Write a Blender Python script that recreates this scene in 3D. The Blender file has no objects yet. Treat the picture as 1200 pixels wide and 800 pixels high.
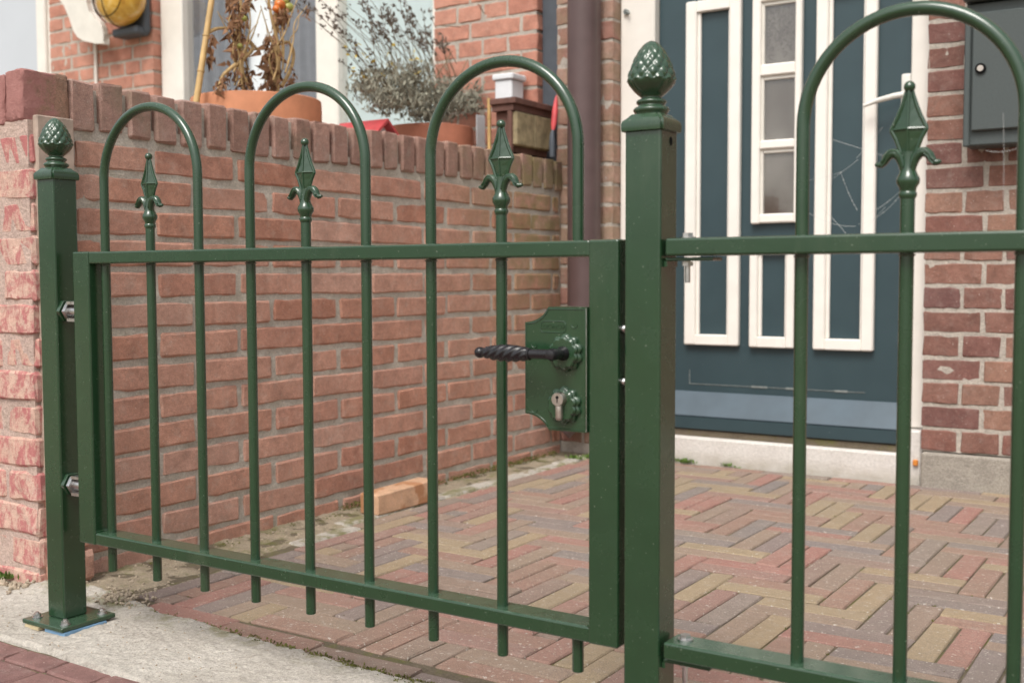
import bpy, bmesh, math, random
from mathutils import Vector, Matrix, noise
R = random.Random(11)
PI = math.pi
sc = bpy.context.scene
COL = sc.collection

# ------------------------------------------------------------------ camera, sky, sun, exposure
FPX, CX, CY, CZ, YAW, PIT, ROL = 1311.886, 1.5436, -1.1728, 0.588, 0.574, 0.057, -0.0029
_f = Vector((-math.sin(YAW)*math.cos(PIT), math.cos(YAW)*math.cos(PIT), -math.sin(PIT)))
_r = Vector((math.cos(YAW), math.sin(YAW), 0)); _u = _r.cross(_f)
_r2 = _r*math.cos(ROL)+_u*math.sin(ROL); _u2 = _u*math.cos(ROL)-_r*math.sin(ROL)
cam = bpy.data.cameras.new('camera'); camo = bpy.data.objects.new('camera', cam); COL.objects.link(camo)
cam.sensor_width = 36; cam.lens = FPX/1200*36; cam.clip_start = 0.02; cam.clip_end = 2000
camo.matrix_world = Matrix(((_r2.x, _u2.x, -_f.x, CX), (_r2.y, _u2.y, -_f.y, CY), (_r2.z, _u2.z, -_f.z, CZ), (0, 0, 0, 1)))
cam.dof.use_dof = True; cam.dof.focus_distance = 1.72; cam.dof.aperture_fstop = 6.3
sc.camera = camo
SUN_EL, SUN_AZ = math.radians(54), math.radians(170)     # azimuth: direction the light comes from, clockwise from +y
w = bpy.data.worlds.new('World'); sc.world = w; w.use_nodes = True
nt = w.node_tree; nt.nodes.clear()
wo = nt.nodes.new('ShaderNodeOutputWorld'); bg = nt.nodes.new('ShaderNodeBackground')
sky = nt.nodes.new('ShaderNodeTexSky'); sky.sky_type = 'NISHITA'; sky.sun_disc = False
sky.sun_elevation = SUN_EL; sky.sun_rotation = SUN_AZ; sky.dust_density = 4; sky.air_density = 1.5
hs = nt.nodes.new('ShaderNodeHueSaturation'); hs.inputs['Saturation'].default_value = 0.22
nt.links.new(sky.outputs[0], hs.inputs['Color']); nt.links.new(hs.outputs[0], bg.inputs['Color'])
bg.inputs['Strength'].default_value = 0.13
nt.links.new(bg.outputs[0], wo.inputs['Surface'])
sl = bpy.data.lights.new('sun', 'SUN'); sl.energy = 1.45; sl.angle = math.radians(24); sl.color = (1, .96, .9)
so = bpy.data.objects.new('sun', sl); COL.objects.link(so)
sd = Vector((math.sin(SUN_AZ)*math.cos(SUN_EL), math.cos(SUN_AZ)*math.cos(SUN_EL), math.sin(SUN_EL)))
so.rotation_euler = sd.to_track_quat('Z', 'Y').to_euler(); so.location = sd*30
sc.view_settings.view_transform = 'Standard'; sc.view_settings.look = 'None'
sc.view_settings.gamma = 1; sc.view_settings.exposure = 0.56

# ------------------------------------------------------------------ object helpers
ORG = {}
def empty(name, loc, label, cat, group=None):
    o = bpy.data.objects.new(name, None); COL.objects.link(o); o.location = loc; o.empty_display_size = .05
    ORG[o] = Vector(loc); tag(o, label, cat, group); return o
def tag(o, label=None, cat=None, group=None, kind=None):
    if label: o['label'] = label
    if cat: o['category'] = cat
    if group: o['group'] = group
    if kind: o['kind'] = kind
    return o
def finish(bm, name, smooth=False, mods=None):
    me = bpy.data.meshes.new(name); bmesh.ops.recalc_face_normals(bm, faces=bm.faces); bm.to_mesh(me); bm.free()
    if smooth:
        for p in me.polygons: p.use_smooth = True
        if smooth != 'all': me.set_sharp_from_angle(angle=math.radians(40))
    return me
def obj(name, bm, mat, parent=None, smooth=False, kind=None, label=None, loc=None):
    """one mesh object; bm is in world coordinates (or around loc)"""
    org = Vector(loc) if loc is not None else (ORG[parent] if parent else Vector((0, 0, 0)))
    if loc is None:
        for v in bm.verts: v.co -= org
    me = finish(bm, name, smooth)
    me.materials.append(mat)
    return put(name, me, parent, org, kind=kind, label=label)
def put(name, me, parent, world, rot=(0, 0, 0), kind=None, label=None, scale=None):
    o = bpy.data.objects.new(name, me); COL.objects.link(o)
    world = Vector(world); ORG[o] = world
    if parent: o.parent = parent; o.location = world-ORG[parent]
    else: o.location = world
    o.rotation_euler = rot
    if scale: o.scale = scale
    if kind: o['kind'] = kind
    if label: o['label'] = label
    return o
def box(bm, x0, x1, y0, y1, z0, z1, bev=0, seg=1):
    m = Matrix.Translation(((x0+x1)/2, (y0+y1)/2, (z0+z1)/2)) @ Matrix.Diagonal((x1-x0, y1-y0, z1-z0, 1))
    r = bmesh.ops.create_cube(bm, size=1, matrix=m)
    if bev:
        es = list({e for v in r['verts'] for e in v.link_edges})
        bmesh.ops.bevel(bm, geom=es, offset=bev, segments=seg, affect='EDGES', profile=.5)
def nbox(*a, **k):
    bm = bmesh.new(); box(bm, *a, **k); return bm
def tube(bm, pts, rad, n=12, cap=True):
    pts = [Vector(p) for p in pts]
    rads = rad if isinstance(rad, (list, tuple)) else [rad]*len(pts)
    t = [(pts[min(i+1, len(pts)-1)]-pts[max(i-1, 0)]).normalized() for i in range(len(pts))]
    a = t[0].orthogonal().normalized(); rings = []
    for i, p in enumerate(pts):
        if i: a = (t[i-1].rotation_difference(t[i])) @ a
        a = (a-t[i]*a.dot(t[i])).normalized(); b = t[i].cross(a)
        rings.append([bm.verts.new(p+(a*math.cos(2*PI*k/n)+b*math.sin(2*PI*k/n))*rads[i]) for k in range(n)])
    for i in range(len(rings)-1):
        for k in range(n):
            bm.faces.new((rings[i][k], rings[i][(k+1) % n], rings[i+1][(k+1) % n], rings[i+1][k]))
    if cap and n > 2:
        bm.faces.new(rings[0][::-1]); bm.faces.new(rings[-1])
def lathe(bm, prof, c=(0, 0, 0), n=32, fn=None, axis='z', cap=True):
    c = Vector(c); rings = []
    for r, z in prof:
        ring = []
        for k in range(n):
            th = 2*PI*k/n; rr = fn(r, z, th) if fn else r
            p = (rr*math.cos(th), rr*math.sin(th), z)
            if axis == 'y': p = (p[0], -p[2], p[1])
            if axis == 'x': p = (p[2], p[0], p[1])
            ring.append(bm.verts.new(c+Vector(p)))
        rings.append(ring)
    for i in range(len(rings)-1):
        for k in range(n):
            bm.faces.new((rings[i][k], rings[i][(k+1) % n], rings[i+1][(k+1) % n], rings[i+1][k]))
    if cap:
        bm.faces.new(rings[0][::-1]); bm.faces.new(rings[-1])
def prism_y(bm, poly, y0, y1):
    """polygon of (x,z) extruded along y"""
    a = [bm.verts.new((x, y0, z)) for x, z in poly]; b = [bm.verts.new((x, y1, z)) for x, z in poly]
    n = len(poly)
    bm.faces.new(a); bm.faces.new(b[::-1])
    for i in range(n): bm.faces.new((a[i], b[i], b[(i+1) % n], a[(i+1) % n]))
def prism_x(bm, poly, x0, x1):
    a = [bm.verts.new((x0, y, z)) for y, z in poly]; b = [bm.verts.new((x1, y, z)) for y, z in poly]
    n = len(poly)
    bm.faces.new(a); bm.faces.new(b[::-1])
    for i in range(n): bm.faces.new((a[i], b[i], b[(i+1) % n], a[(i+1) % n]))
def nz(x, y, z, s=1.0): return noise.noise(Vector((x*s, y*s, z*s)))
def sheet(x0, x1, y0, y1, step, zf, skirt=None):
    """ground sheet with a height function"""
    bm = bmesh.new(); nx = max(1, round((x1-x0)/step)); ny = max(1, round((y1-y0)/step))
    g = [[bm.verts.new((x0+(x1-x0)*i/nx, y0+(y1-y0)*j/ny, 0)) for j in range(ny+1)] for i in range(nx+1)]
    for row in g:
        for v in row: v.co.z = zf(v.co.x, v.co.y)
    for i in range(nx):
        for j in range(ny): bm.faces.new((g[i][j], g[i+1][j], g[i+1][j+1], g[i][j+1]))
    return bm

# ------------------------------------------------------------------ materials
class N:
    def __init__(s, name):
        s.m = bpy.data.materials.new(name); s.m.use_nodes = True; s.t = s.m.node_tree
        s.b = s.t.nodes['Principled BSDF']; s.pos = s.new('ShaderNodeNewGeometry')
    def new(s, k, **kw):
        n = s.t.nodes.new(k)
        for a, v in kw.items(): setattr(n, a, v)
        return n
    def link(s, a, b): s.t.links.new(a, b)
    def set(s, inp, v):
        if hasattr(v, 'is_output'): s.link(v, inp)
        elif isinstance(v, (tuple, list)) and len(v) == 3 and inp.type == 'RGBA': inp.default_value = (*v, 1)
        else: inp.default_value = v
    def noise(s, scale, detail=4, rough=.55, vec=None, stretch=None, dist=0):
        n = s.new('ShaderNodeTexNoise'); n.inputs['Scale'].default_value = scale
        n.inputs['Detail'].default_value = detail; n.inputs['Roughness'].default_value = rough; n.inputs['Distortion'].default_value = dist
        v = vec or s.pos.outputs['Position']
        if stretch:
            mp = s.new('ShaderNodeMapping'); mp.inputs['Scale'].default_value = stretch; s.link(v, mp.inputs['Vector']); v = mp.outputs[0]
        s.link(v, n.inputs['Vector']); return n.outputs['Fac']
    def ramp(s, fac, stops, mode='LINEAR'):
        r = s.new('ShaderNodeValToRGB'); s.link(fac, r.inputs[0]); cr = r.color_ramp; cr.interpolation = mode
        while len(cr.elements) < len(stops): cr.elements.new(.5)
        for e, (p, c) in zip(cr.elements, stops):
            e.position = p; e.color = (*c, 1) if isinstance(c, (tuple, list)) else (c, c, c, 1)
        return r.outputs[0]
    def mix(s, fac, a, b, mode='MIX'):
        n = s.new('ShaderNodeMix', data_type='RGBA', blend_type=mode)
        s.set(n.inputs[0], fac); s.set(n.inputs[6], a); s.set(n.inputs[7], b); return n.outputs[2]
    def math(s, op, a, b=0.0):
        n = s.new('ShaderNodeMath', operation=op); s.set(n.inputs[0], a); s.set(n.inputs[1], b); return n.outputs[0]
    def rnd(s):
        oi = s.new('ShaderNodeObjectInfo')
        return s.math('FRACT', s.math('ADD', oi.outputs['Random'], s.pos.outputs['Random Per Island']))
    def axis(s, k):
        n = s.new('ShaderNodeSeparateXYZ'); s.link(s.pos.outputs['Position'], n.inputs[0]); return n.outputs[k]
    def rng(s, v, a, b):
        n = s.new('ShaderNodeMapRange'); n.clamp = True; s.link(v, n.inputs[0]); n.inputs[1].default_value = a; n.inputs[2].default_value = b
        return n.outputs[0]
    def bump(s, h, strength=.3, dist=.002):
        n = s.new('ShaderNodeBump'); n.inputs['Strength'].default_value = strength; n.inputs['Distance'].default_value = dist
        s.link(h, n.inputs['Height']); s.link(n.outputs[0], s.b.inputs['Normal'])
    def done(s, col, rough=.8, spec=None, metal=0):
        s.set(s.b.inputs['Base Color'], col); s.set(s.b.inputs['Roughness'], rough); s.b.inputs['Metallic'].default_value = metal
        if spec is not None: s.b.inputs['Specular IOR Level'].default_value = spec
        return s.m
def plain(name, col, rough=.5, spec=.5, metal=0, var=.12, scale=40, bump=0, coat=0):
    n = N(name); v = n.noise(scale, 5)
    c = n.mix(1.0, col, n.ramp(v, [(.25, 1-var*1.5), (.75, 1+var)]), 'MULTIPLY')
    if bump: n.bump(n.noise(scale*6, 4), bump, .001)
    if coat: n.b.inputs['Coat Weight'].default_value = coat; n.b.inputs['Coat Roughness'].default_value = .12
    return n.done(c, n.ramp(n.noise(scale*.5, 4), [(.3, max(.03, rough-.08)), (.7, min(1, rough+.1))]), spec, metal)

def brick_mat(name, cols, lime=.25, limecol=(.5, .45, .4), moss=None, grain=.28, mode='LINEAR', dirt=None, mott=1.0, bmp=.85):
    n = N(name)
    base = n.ramp(n.rnd(), [(i/max(1, len(cols)-1) if mode == 'LINEAR' else i/len(cols), c) for i, c in enumerate(cols)], mode)
    big = n.noise(22, 5, .6); mid = n.noise(95, 5, .6); fine = n.noise(520, 3, .6)
    c = n.mix(1.0, base, n.ramp(big, [(.25, 1-.28*mott), (.75, 1+.25*mott)]), 'MULTIPLY')
    c = n.mix(1.0, c, n.ramp(mid, [(.3, 1-grain*.5), (.7, 1+grain*.5)]), 'MULTIPLY')
    c = n.mix(1.0, c, n.ramp(fine, [(.3, 1-grain*1.25), (.7, 1+grain*1.1)]), 'MULTIPLY')
    lm = n.math('MULTIPLY', n.ramp(n.noise(34, 6, .72), [(.52, 0.0), (.75, 1.0)]), lime)
    c = n.mix(lm, c, limecol)
    # small mineral specks
    sp = n.ramp(n.noise(260, 2, .5), [(.70, 0.0), (.74, .75)])
    c = n.mix(sp, c, (.62, .56, .5))
    c = n.mix(n.ramp(n.noise(11, 5, .65), [(.5, 0.0), (.72, .28)]), c, (.17, .12, .1))
    dk = n.ramp(n.noise(180, 3, .6), [(.22, .7), (.3, 0.0)])
    c = n.mix(dk, c, (.09, .06, .05))
    if moss: c = moss(n, c)
    n.bump(n.math('ADD', n.math('MULTIPLY', mid, .9), n.math('MULTIPLY', fine, .7)), bmp, .003)
    return n.done(c, .88, .25)

def wall_moss(n, c):
    y = n.axis(1); z = n.axis(2)
    m = n.math('MULTIPLY', n.rng(y, 1.4, 1.9), n.rng(z, .2, .7))
    m = n.math('MULTIPLY', m, n.ramp(n.noise(14, 6, .7), [(.36, 0.0), (.56, 1.0)]))
    c = n.mix(n.math('MULTIPLY', m, .8), c, (.24, .2, .09))
    k = n.math('MULTIPLY', n.ramp(n.noise(9, 6, .7), [(.5, 0.0), (.68, 1.0)]), n.rng(z, .82, .9))
    return n.mix(n.math('MULTIPLY', k, .5), c, (.16, .14, .09))
M = {}
M['wall_brick'] = brick_mat('garden wall brick', [(.44, .21, .145), (.51, .265, .19), (.54, .3, .225), (.47, .235, .17), (.53, .315, .245), (.5, .25, .175)], .35, (.56, .48, .41), moss=wall_moss, grain=.24)
M['coping'] = brick_mat('coping brick', [(.32, .19, .15), (.37, .22, .175), (.40, .25, .205), (.34, .2, .16)], .35, moss=wall_moss, grain=.27)
def red_flake(n, c):
    z = n.axis(2)
    m = n.noise(42, 8, .8, stretch=(1, 1, .6), dist=.4)
    m = n.math('ADD', m, n.math('MULTIPLY', n.rng(z, .78, .93), .26))
    m = n.ramp(m, [(.47, 0.0), (.56, 1.0)])
    pale = n.mix(n.ramp(n.noise(40, 6, .7), [(.35, 0.0), (.7, .75)]), c, (.66, .46, .36))
    return n.mix(n.math('MULTIPLY', m, .8), pale, n.mix(n.noise(60, 4), (.34, .07, .085), (.5, .16, .16)))
M['painted_brick'] = brick_mat('pier brick with flaking red paint', [(.53, .33, .26), (.57, .38, .31), (.54, .35, .28)], .5, (.66, .55, .48), moss=red_flake, grain=.24)
def red_side(n, c):
    y = n.axis(1)
    m = n.math('MULTIPLY', n.ramp(n.math('ADD', n.noise(24, 6, .7), n.math('SUBTRACT', .27, n.math('MULTIPLY', n.rng(y, .1, .19), .45))), [(.45, 0.0), (.6, 1.0)]), .8)
    return n.mix(m, n.mix(.45, c, (.24, .19, .13)), n.mix(n.noise(90, 6, .7), (.26, .09, .09), (.47, .24, .22)))
M['red_block'] = brick_mat('red painted pier cap', [(.3, .14, .1), (.32, .15, .11)], .2, moss=red_side, grain=.42)
M['orange_brick'] = brick_mat('orange facade brick', [(.45, .2, .145), (.49, .23, .165), (.53, .26, .19), (.47, .215, .155)], .18, grain=.14)
M['dark_brick'] = brick_mat('purple brown facade brick', [(.2, .1, .08), (.25, .125, .095), (.31, .175, .125), (.18, .09, .08), (.24, .11, .085)], .2, grain=.24)
def edge_green(n, c):
    m = n.ramp(n.noise(10, 6, .7), [(.45, 0.0), (.62, .8)])
    return n.mix(n.math('MULTIPLY', m, .6), c, (.24, .2, .12))
M['strip_brick'] = brick_mat('weathered brick by downpipe', [(.3, .18, .13), (.36, .2, .15), (.4, .26, .2), (.3, .14, .11)], .3, moss=edge_green, grain=.2)
def pave_dirt(n, c):
    c = n.mix(.14, c, (.29, .225, .185))
    c = n.mix(1.0, c, n.ramp(n.noise(700, 2, .6), [(.3, .68), (.7, 1.25)]), 'MULTIPLY')
    lich = n.math('MAXIMUM', n.ramp(n.noise(130, 3, .6), [(.63, 0.0), (.68, .7)]), n.ramp(n.noise(45, 4, .6), [(.68, 0.0), (.71, .7)]))
    c = n.mix(n.ramp(n.noise(3.2, 4, .6), [(.4, 0.0), (.7, .4)]), c, (.24, .195, .145))
    return n.mix(lich, c, (.55, .51, .45))
M['paver'] = brick_mat('mixed clay pavers', [(.3, .18, .14), (.35, .265, .165), (.23, .19, .175), (.34, .185, .15), (.28, .205, .16), (.235, .185, .17), (.31, .19, .145), (.26, .21, .18), (.34, .17, .14), (.35, .27, .17), (.3, .22, .165), (.3, .18, .15), (.22, .19, .18), (.27, .19, .155)], .45, (.42, .37, .32), moss=pave_dirt, grain=.17, mode='CONSTANT', mott=.5, bmp=.4)
M['red_paver'] = brick_mat('red pavement brick', [(.2, .11, .1), (.235, .13, .115), (.22, .12, .108), (.25, .14, .125)], .2, grain=.16)
M['fresh_brick'] = brick_mat('loose pale orange brick', [(.62, .39, .25), (.62, .39, .25)], 0, grain=.12,
    moss=lambda n, c: n.mix(n.ramp(n.noise(17, 3, .5), [(.52, 0.0), (.6, .75)]), c, (.4, .17, .07)))
def mortar(name, col, moss=0):
    n = N(name); a = n.noise(28, 6, .65); b = n.noise(260, 4, .7)
    c = n.mix(a, tuple(v*.62 for v in col), tuple(min(1, v*1.25) for v in col))
    c = n.mix(1.0, c, n.ramp(b, [(.3, .68), (.7, 1.25)]), 'MULTIPLY')
    c = n.mix(n.ramp(n.noise(140, 3, .6), [(.24, .8), (.34, 0.0)]), c, (.1, .08, .06))
    if moss: c = n.mix(n.math('MULTIPLY', n.ramp(n.noise(12, 6, .7), [(.5, 0.0), (.62, 1.0)]), moss), c, (.15, .15, .05))
    n.bump(n.math('ADD', n.noise(120, 5, .7), n.math('MULTIPLY', b, .7)), .9, .004)
    return n.done(c, .95, .15)
M['mortar'] = mortar('grey beige mortar', (.56, .505, .435), .15)
M['pale_mortar'] = mortar('pale facade mortar', (.5, .445, .385))
M['pier_mortar'] = mortar('crumbling pinkish mortar', (.56, .42, .36), .1)
M['sand'] = mortar('joint sand with moss', (.17, .14, .1), .8)
M['dirt'] = mortar('dry dirt strip', (.36, .3, .22), .6)
M['render'] = mortar('grey cement plinth', (.38, .34, .29))
def concrete():
    n = N('rough pale concrete'); a = n.noise(7, 6, .6); b = n.noise(150, 6, .72); f = n.noise(620, 3, .6)
    c = n.mix(a, (.34, .3, .25), (.63, .59, .53))
    c = n.mix(1.0, c, n.ramp(b, [(.3, .72), (.7, 1.2)]), 'MULTIPLY')
    c = n.mix(1.0, c, n.ramp(f, [(.3, .8), (.7, 1.16)]), 'MULTIPLY')
    c = n.mix(n.ramp(n.noise(75, 4, .65), [(.27, .75), (.35, 0.0)]), c, (.2, .165, .12))
    y = n.axis(1)
    g = n.math('MULTIPLY', n.rng(y, .05, .115), n.ramp(n.noise(15, 6, .7), [(.47, 0.0), (.6, 1.0)]))
    c = n.mix(n.math('MULTIPLY', g, .8), c, (.17, .16, .05))
    n.bump(n.math('ADD', b, n.math('MULTIPLY', n.noise(45, 5, .6), 1.5)), .8, .005)
    return n.done(c, .93, .2)
M['concrete'] = concrete()
def stone():
    n = N('white painted threshold'); b = n.noise(120, 5, .7); z = n.axis(2)
    c = n.mix(n.noise(18, 5), (.58, .54, .5), (.74, .71, .67))
    c = n.mix(1.0, c, n.ramp(b, [(.3, .8), (.7, 1.1)]), 'MULTIPLY')
    low = n.math('MULTIPLY', n.math('SUBTRACT', 1.0, n.rng(z, .012, .045)), n.ramp(n.noise(30, 6, .7), [(.35, .3), (.65, 1.0)]))
    c = n.mix(n.math('MULTIPLY', low, .7), c, (.36, .32, .25))
    n.bump(b, .7, .004); return n.done(c, .85, .3)
M['threshold'] = stone()
def green(name='green gloss paint', base=(.0145, .046, .019)):
    n = N(name); v = n.noise(30, 5)
    c = n.mix(v, tuple(x*.86 for x in base), tuple(x*1.16 for x in base))
    # paler green on upward faces, and fine dust specks
    up = n.new('ShaderNodeSeparateXYZ'); n.link(n.pos.outputs['Normal'], up.inputs[0])
    d = n.math('MULTIPLY', n.rng(up.outputs[2], .3, 1.0), n.ramp(n.noise(60, 5, .7), [(.3, .08), (.8, .3)]))
    c = n.mix(d, c, (.15, .235, .165))
    c = n.mix(n.ramp(n.noise(330, 2, .5), [(.73, 0.0), (.76, .5)]), c, (.3, .34, .27))
    c = n.mix(n.math('MULTIPLY', n.ramp(n.noise(7, 6, .75, stretch=(1, 1, .25)), [(.55, 0.0), (.78, .5)]), 1.0), c, (.06, .085, .05))
    c = n.mix(n.ramp(n.noise(16, 7, .8, stretch=(1, 1, .5)), [(.66, 0.0), (.69, .55)]), c, (.012, .026, .013))
    n.bump(n.noise(140, 3), .05, .001)
    n.b.inputs['Coat Weight'].default_value = .55; n.b.inputs['Coat Roughness'].default_value = .15
    return n.done(c, n.ramp(n.noise(25, 5, .6), [(.3, .17), (.7, .32)]), .5)
M['green'] = green()
M['black'] = plain('black lacquered iron', (.012, .011, .013), .28, .5, 0, .2, 60, .1)
M['steel'] = plain('galvanised steel', (.62, .61, .6), .32, .5, 1, .15, 120, .1)
M['brass_steel'] = plain('satin nickel', (.55, .49, .44), .38, .5, 1, .1, 120)
M['dark'] = plain('black hole', (.01, .01, .01), .9, .1)
M['blue_plastic'] = plain('blue plastic shim', (.17, .31, .47), .45)
M['yellow_plastic'] = plain('yellow plastic shim', (.5, .41, .25), .5)
M['white'] = plain('off white gloss paint', (.74, .70, .64), .35, .5, 0, .05, 14, .06)
M['whiter'] = plain('white door moulding paint', (.80, .76, .70), .35, .5, 0, .04, 14, .05)
M['whiteplastic'] = plain('white plastic', (.72, .73, .75), .4, .5, 0, .05)
def doorpaint():
    n = N('petrol blue door paint'); v = n.noise(9, 5)
    c = n.mix(v, (.025, .047, .056), (.038, .068, .078))
    c = n.mix(n.ramp(n.noise(90, 3, .6), [(.72, 0.0), (.78, .3)]), c, (.25, .28, .28))
    n.bump(n.noise(80, 4, stretch=(1, 1, .1)), .08, .001)
    return n.done(c, n.ramp(n.noise(20, 4), [(.3, .33), (.7, .45)]), .45)
M['door'] = doorpaint()
M['weatherboard'] = plain('blue grey drip board with painted sky light', (.075, .105, .13), .5, .4, 0, .12, 12, .1)  # paler than the door: sky light on the slope is put into the colour
M['wear'] = plain('bare worn paint edge', (.22, .24, .23), .8, .2, 0, .3, 90)
M['brown_pipe'] = plain('brown plastic downpipe', (.1, .064, .062), .38, .45, 0, .12, 12, .04)
M['slate'] = plain('dark slate grey board', (.07, .08, .095), .55, .4, 0, .12, 20, .05)
M['mailbox'] = plain('dark grey green powder coat', (.065, .078, .077), .5, .4, 0, .08, 200, .12)
M['grey_panel'] = plain('pale grey panel', (.5, .53, .57), .4, .5, 0, .03, 3)
M['handle_white'] = plain('worn cream door furniture', (.68, .66, .61), .35, .5, 0, .08, 60)
M['terracotta'] = plain('terracotta', (.56, .24, .13), .75, .3, 0, .14, 18, .15)
M['terracotta_red'] = plain('darker terracotta', (.44, .17, .105), .75, .3, 0, .14, 18, .15)
M['soil'] = plain('potting soil', (.06, .045, .035), .95, .1, 0, .3, 90, .6)
M['bamboo'] = plain('bamboo cane', (.55, .36, .15), .5, .4, 0, .2, 25)
M['dry_stem'] = plain('dry straw stem', (.5, .34, .16), .75, .2, 0, .25, 60)
M['dry_leaf'] = plain('shrivelled brown leaf', (.27, .145, .08), .85, .15, 0, .4, 50)
M['tomato'] = plain('ripening tomato', (.62, .17, .03), .3, .5, 0, .25, 50)
M['green_tomato'] = plain('unripe tomato', (.36, .36, .09), .35, .5, 0, .2, 50)
M['lav_leaf'] = plain('grey green lavender leaf', (.31, .3, .235), .85, .2, 0, .5, 30)
M['lav_stalk'] = plain('dry lavender stalk', (.22, .17, .11), .85, .2, 0, .3, 40)
M['lav_head'] = plain('dark dried flower spike', (.19, .155, .13), .9, .1, 0, .3, 60)
M['yellow_leaf'] = plain('yellow leaf', (.55, .4, .06), .7, .3, 0, .2, 40)
M['red_paint'] = plain('faded red paint', (.55, .07, .075), .5, .5, 0, .16, 30)
M['dark_red_wood'] = plain('dark red stained wood', (.14, .07, .055), .7, .3, 0, .25, 30, .2)
M['mossy_board'] = plain('ochre mossy board', (.31, .25, .15), .9, .2, 0, .35, 30, .4)
M['old_board'] = plain('weathered grey pink board', (.42, .33, .27), .9, .2, 0, .25, 30, .4)
M['moss'] = plain('moss', (.15, .15, .045), .95, .1, 0, .4, 60)
M['weed'] = plain('small weed leaves', (.12, .2, .04), .7, .3, 0, .3, 60)
M['debris'] = plain('dry crumbs and pebbles', (.4, .33, .25), .95, .1, 0, .4, 70)
M['amber'] = None
def amber():
    n = N('amber lamp glass'); v = n.noise(20, 5, .6, dist=1)
    c = n.ramp(v, [(.3, (.45, .2, .02)), (.55, (.65, .38, .06)), (.75, (.7, .55, .25))])
    n.b.inputs['Coat Weight'].default_value = .6
    return n.done(c, .2, .5)
M['amber'] = amber()
M['cream'] = plain('cream painted board', (.66, .63, .57), .5, .4, 0, .06, 20)
M['curtain'] = plain('grey curtain cloth', (.17, .18, .2), .9, .2, 0, .1, 30)
M['blind'] = plain('pale aqua blind', (.52, .62, .62), .8, .2, 0, .05, 8)
M['net'] = plain('white net curtain', (.8, .84, .86), .9, .2, 0, .06, 10)
M['cobweb'] = plain('cobweb silk', (.6, .6, .58), .7, .3)
M['orange'] = plain('orange plug', (.7, .25, .04), .5)
def glass():
    n = N('window glass'); tr = n.new('ShaderNodeBsdfTransparent'); gl = n.new('ShaderNodeBsdfGlossy'); gl.inputs['Roughness'].default_value = .02
    lw = n.new('ShaderNodeLayerWeight'); lw.inputs['Blend'].default_value = .5; mx = n.new('ShaderNodeMixShader')
    ff = n.math('ADD', .05, n.math('MULTIPLY', n.math('POWER', lw.outputs['Facing'], 4.0), .7))
    n.link(ff, mx.inputs[0]); n.link(tr.outputs[0], mx.inputs[1]); n.link(gl.outputs[0], mx.inputs[2])
    n.link(mx.outputs[0], n.t.nodes['Material Output'].inputs['Surface']); return n.m
M['glass'] = glass()
def doorglass():
    n = N('door pane backing with painted reflections'); v = n.noise(9, 3, .5, stretch=(1, 1, .6))
    z = n.axis(2)
    c = n.ramp(v, [(.3, (.1, .085, .072)), (.7, (.185, .17, .15))])
    branch_refl = n.math('MULTIPLY', n.ramp(n.noise(24, 5, .6, dist=2.5), [(.44, 0.0), (.47, 1.0), (.5, 1.0), (.54, 0.0)]), n.rng(z, 1.2, 1.24))  # dark branch reflections painted into the top pane
    c = n.mix(n.math('MULTIPLY', branch_refl, .7), c, (.05, .04, .035))
    c = n.mix(n.math('MULTIPLY', n.ramp(n.noise(30, 5, .7), [(.4, 0.0), (.6, .7)]), n.math('SUBTRACT', 1.0, n.rng(z, .79, .83))), c, (.07, .05, .04))
    n.bump(n.noise(160, 2), .06, .001)
    return n.done(c, .12, .5)
M['doorglass'] = doorglass()

# ------------------------------------------------------------------ brick machinery
def brick_mesh(name, L, D, H, mat, bev=.005, jit=.0016, seed=0, cuts=0, chip=.0):
    rr = random.Random(seed); bm = nbox(-L/2, L/2, -D/2, D/2, -H/2, H/2, bev=bev)
    if cuts:
        es = [e for e in bm.edges if e.calc_length() > .6*L and abs(e.verts[0].co.x-e.verts[1].co.x) > .5*L]
        if es: bmesh.ops.subdivide_edges(bm, edges=es, cuts=cuts, use_grid_fill=True)
    for v in bm.verts: v.co += Vector((rr.uniform(-jit, jit)*1.5, rr.uniform(-jit, jit)*.8, rr.uniform(-jit, jit)))
    if chip:
        for _ in range(2):
            c = Vector((rr.choice((-1, 1))*L/2*rr.choice((1, rr.random())), rr.choice((-1, 1))*D/2, rr.choice((-1, 1))*H/2)); rad = rr.uniform(.012, .024)
            for v in bm.verts:
                d = (v.co-c).length
                if d < rad: v.co -= Vector((v.co.x*.0, v.co.y, v.co.z*1.0)).normalized()*chip*(1-d/rad)*1.2
    me = finish(bm, name); me.materials.append(mat); return me
_cache = {}
def brick_var(kind, L, D, H, mat, bev=.005, jit=.0016, n=6, cuts=0, chip=0):
    k = (kind, round(L, 3), round(D, 3), round(H, 3), mat.name)
    if k not in _cache: _cache[k] = [brick_mesh(kind, L, D, H, mat, bev, jit, i*7+int(L*1e4) % 97, cuts, chip) for i in range(n)]
    return R.choice(_cache[k])
def rough_block(name, L, D, H, mat, amp, seed):
    bm = nbox(-L/2, L/2, -D/2, D/2, -H/2, H/2, bev=.0035)
    bmesh.ops.subdivide_edges(bm, edges=[e for e in bm.edges if e.calc_length() > .03], cuts=9, use_grid_fill=True)
    for v in bm.verts:
        p = v.co*26+Vector((seed*3.1, 0, 0)); v.co += noise.noise_vector(p)*amp*.7+noise.noise_vector(p*5)*amp*.5
    me = finish(bm, name, True); me.materials.append(mat); return me
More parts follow.
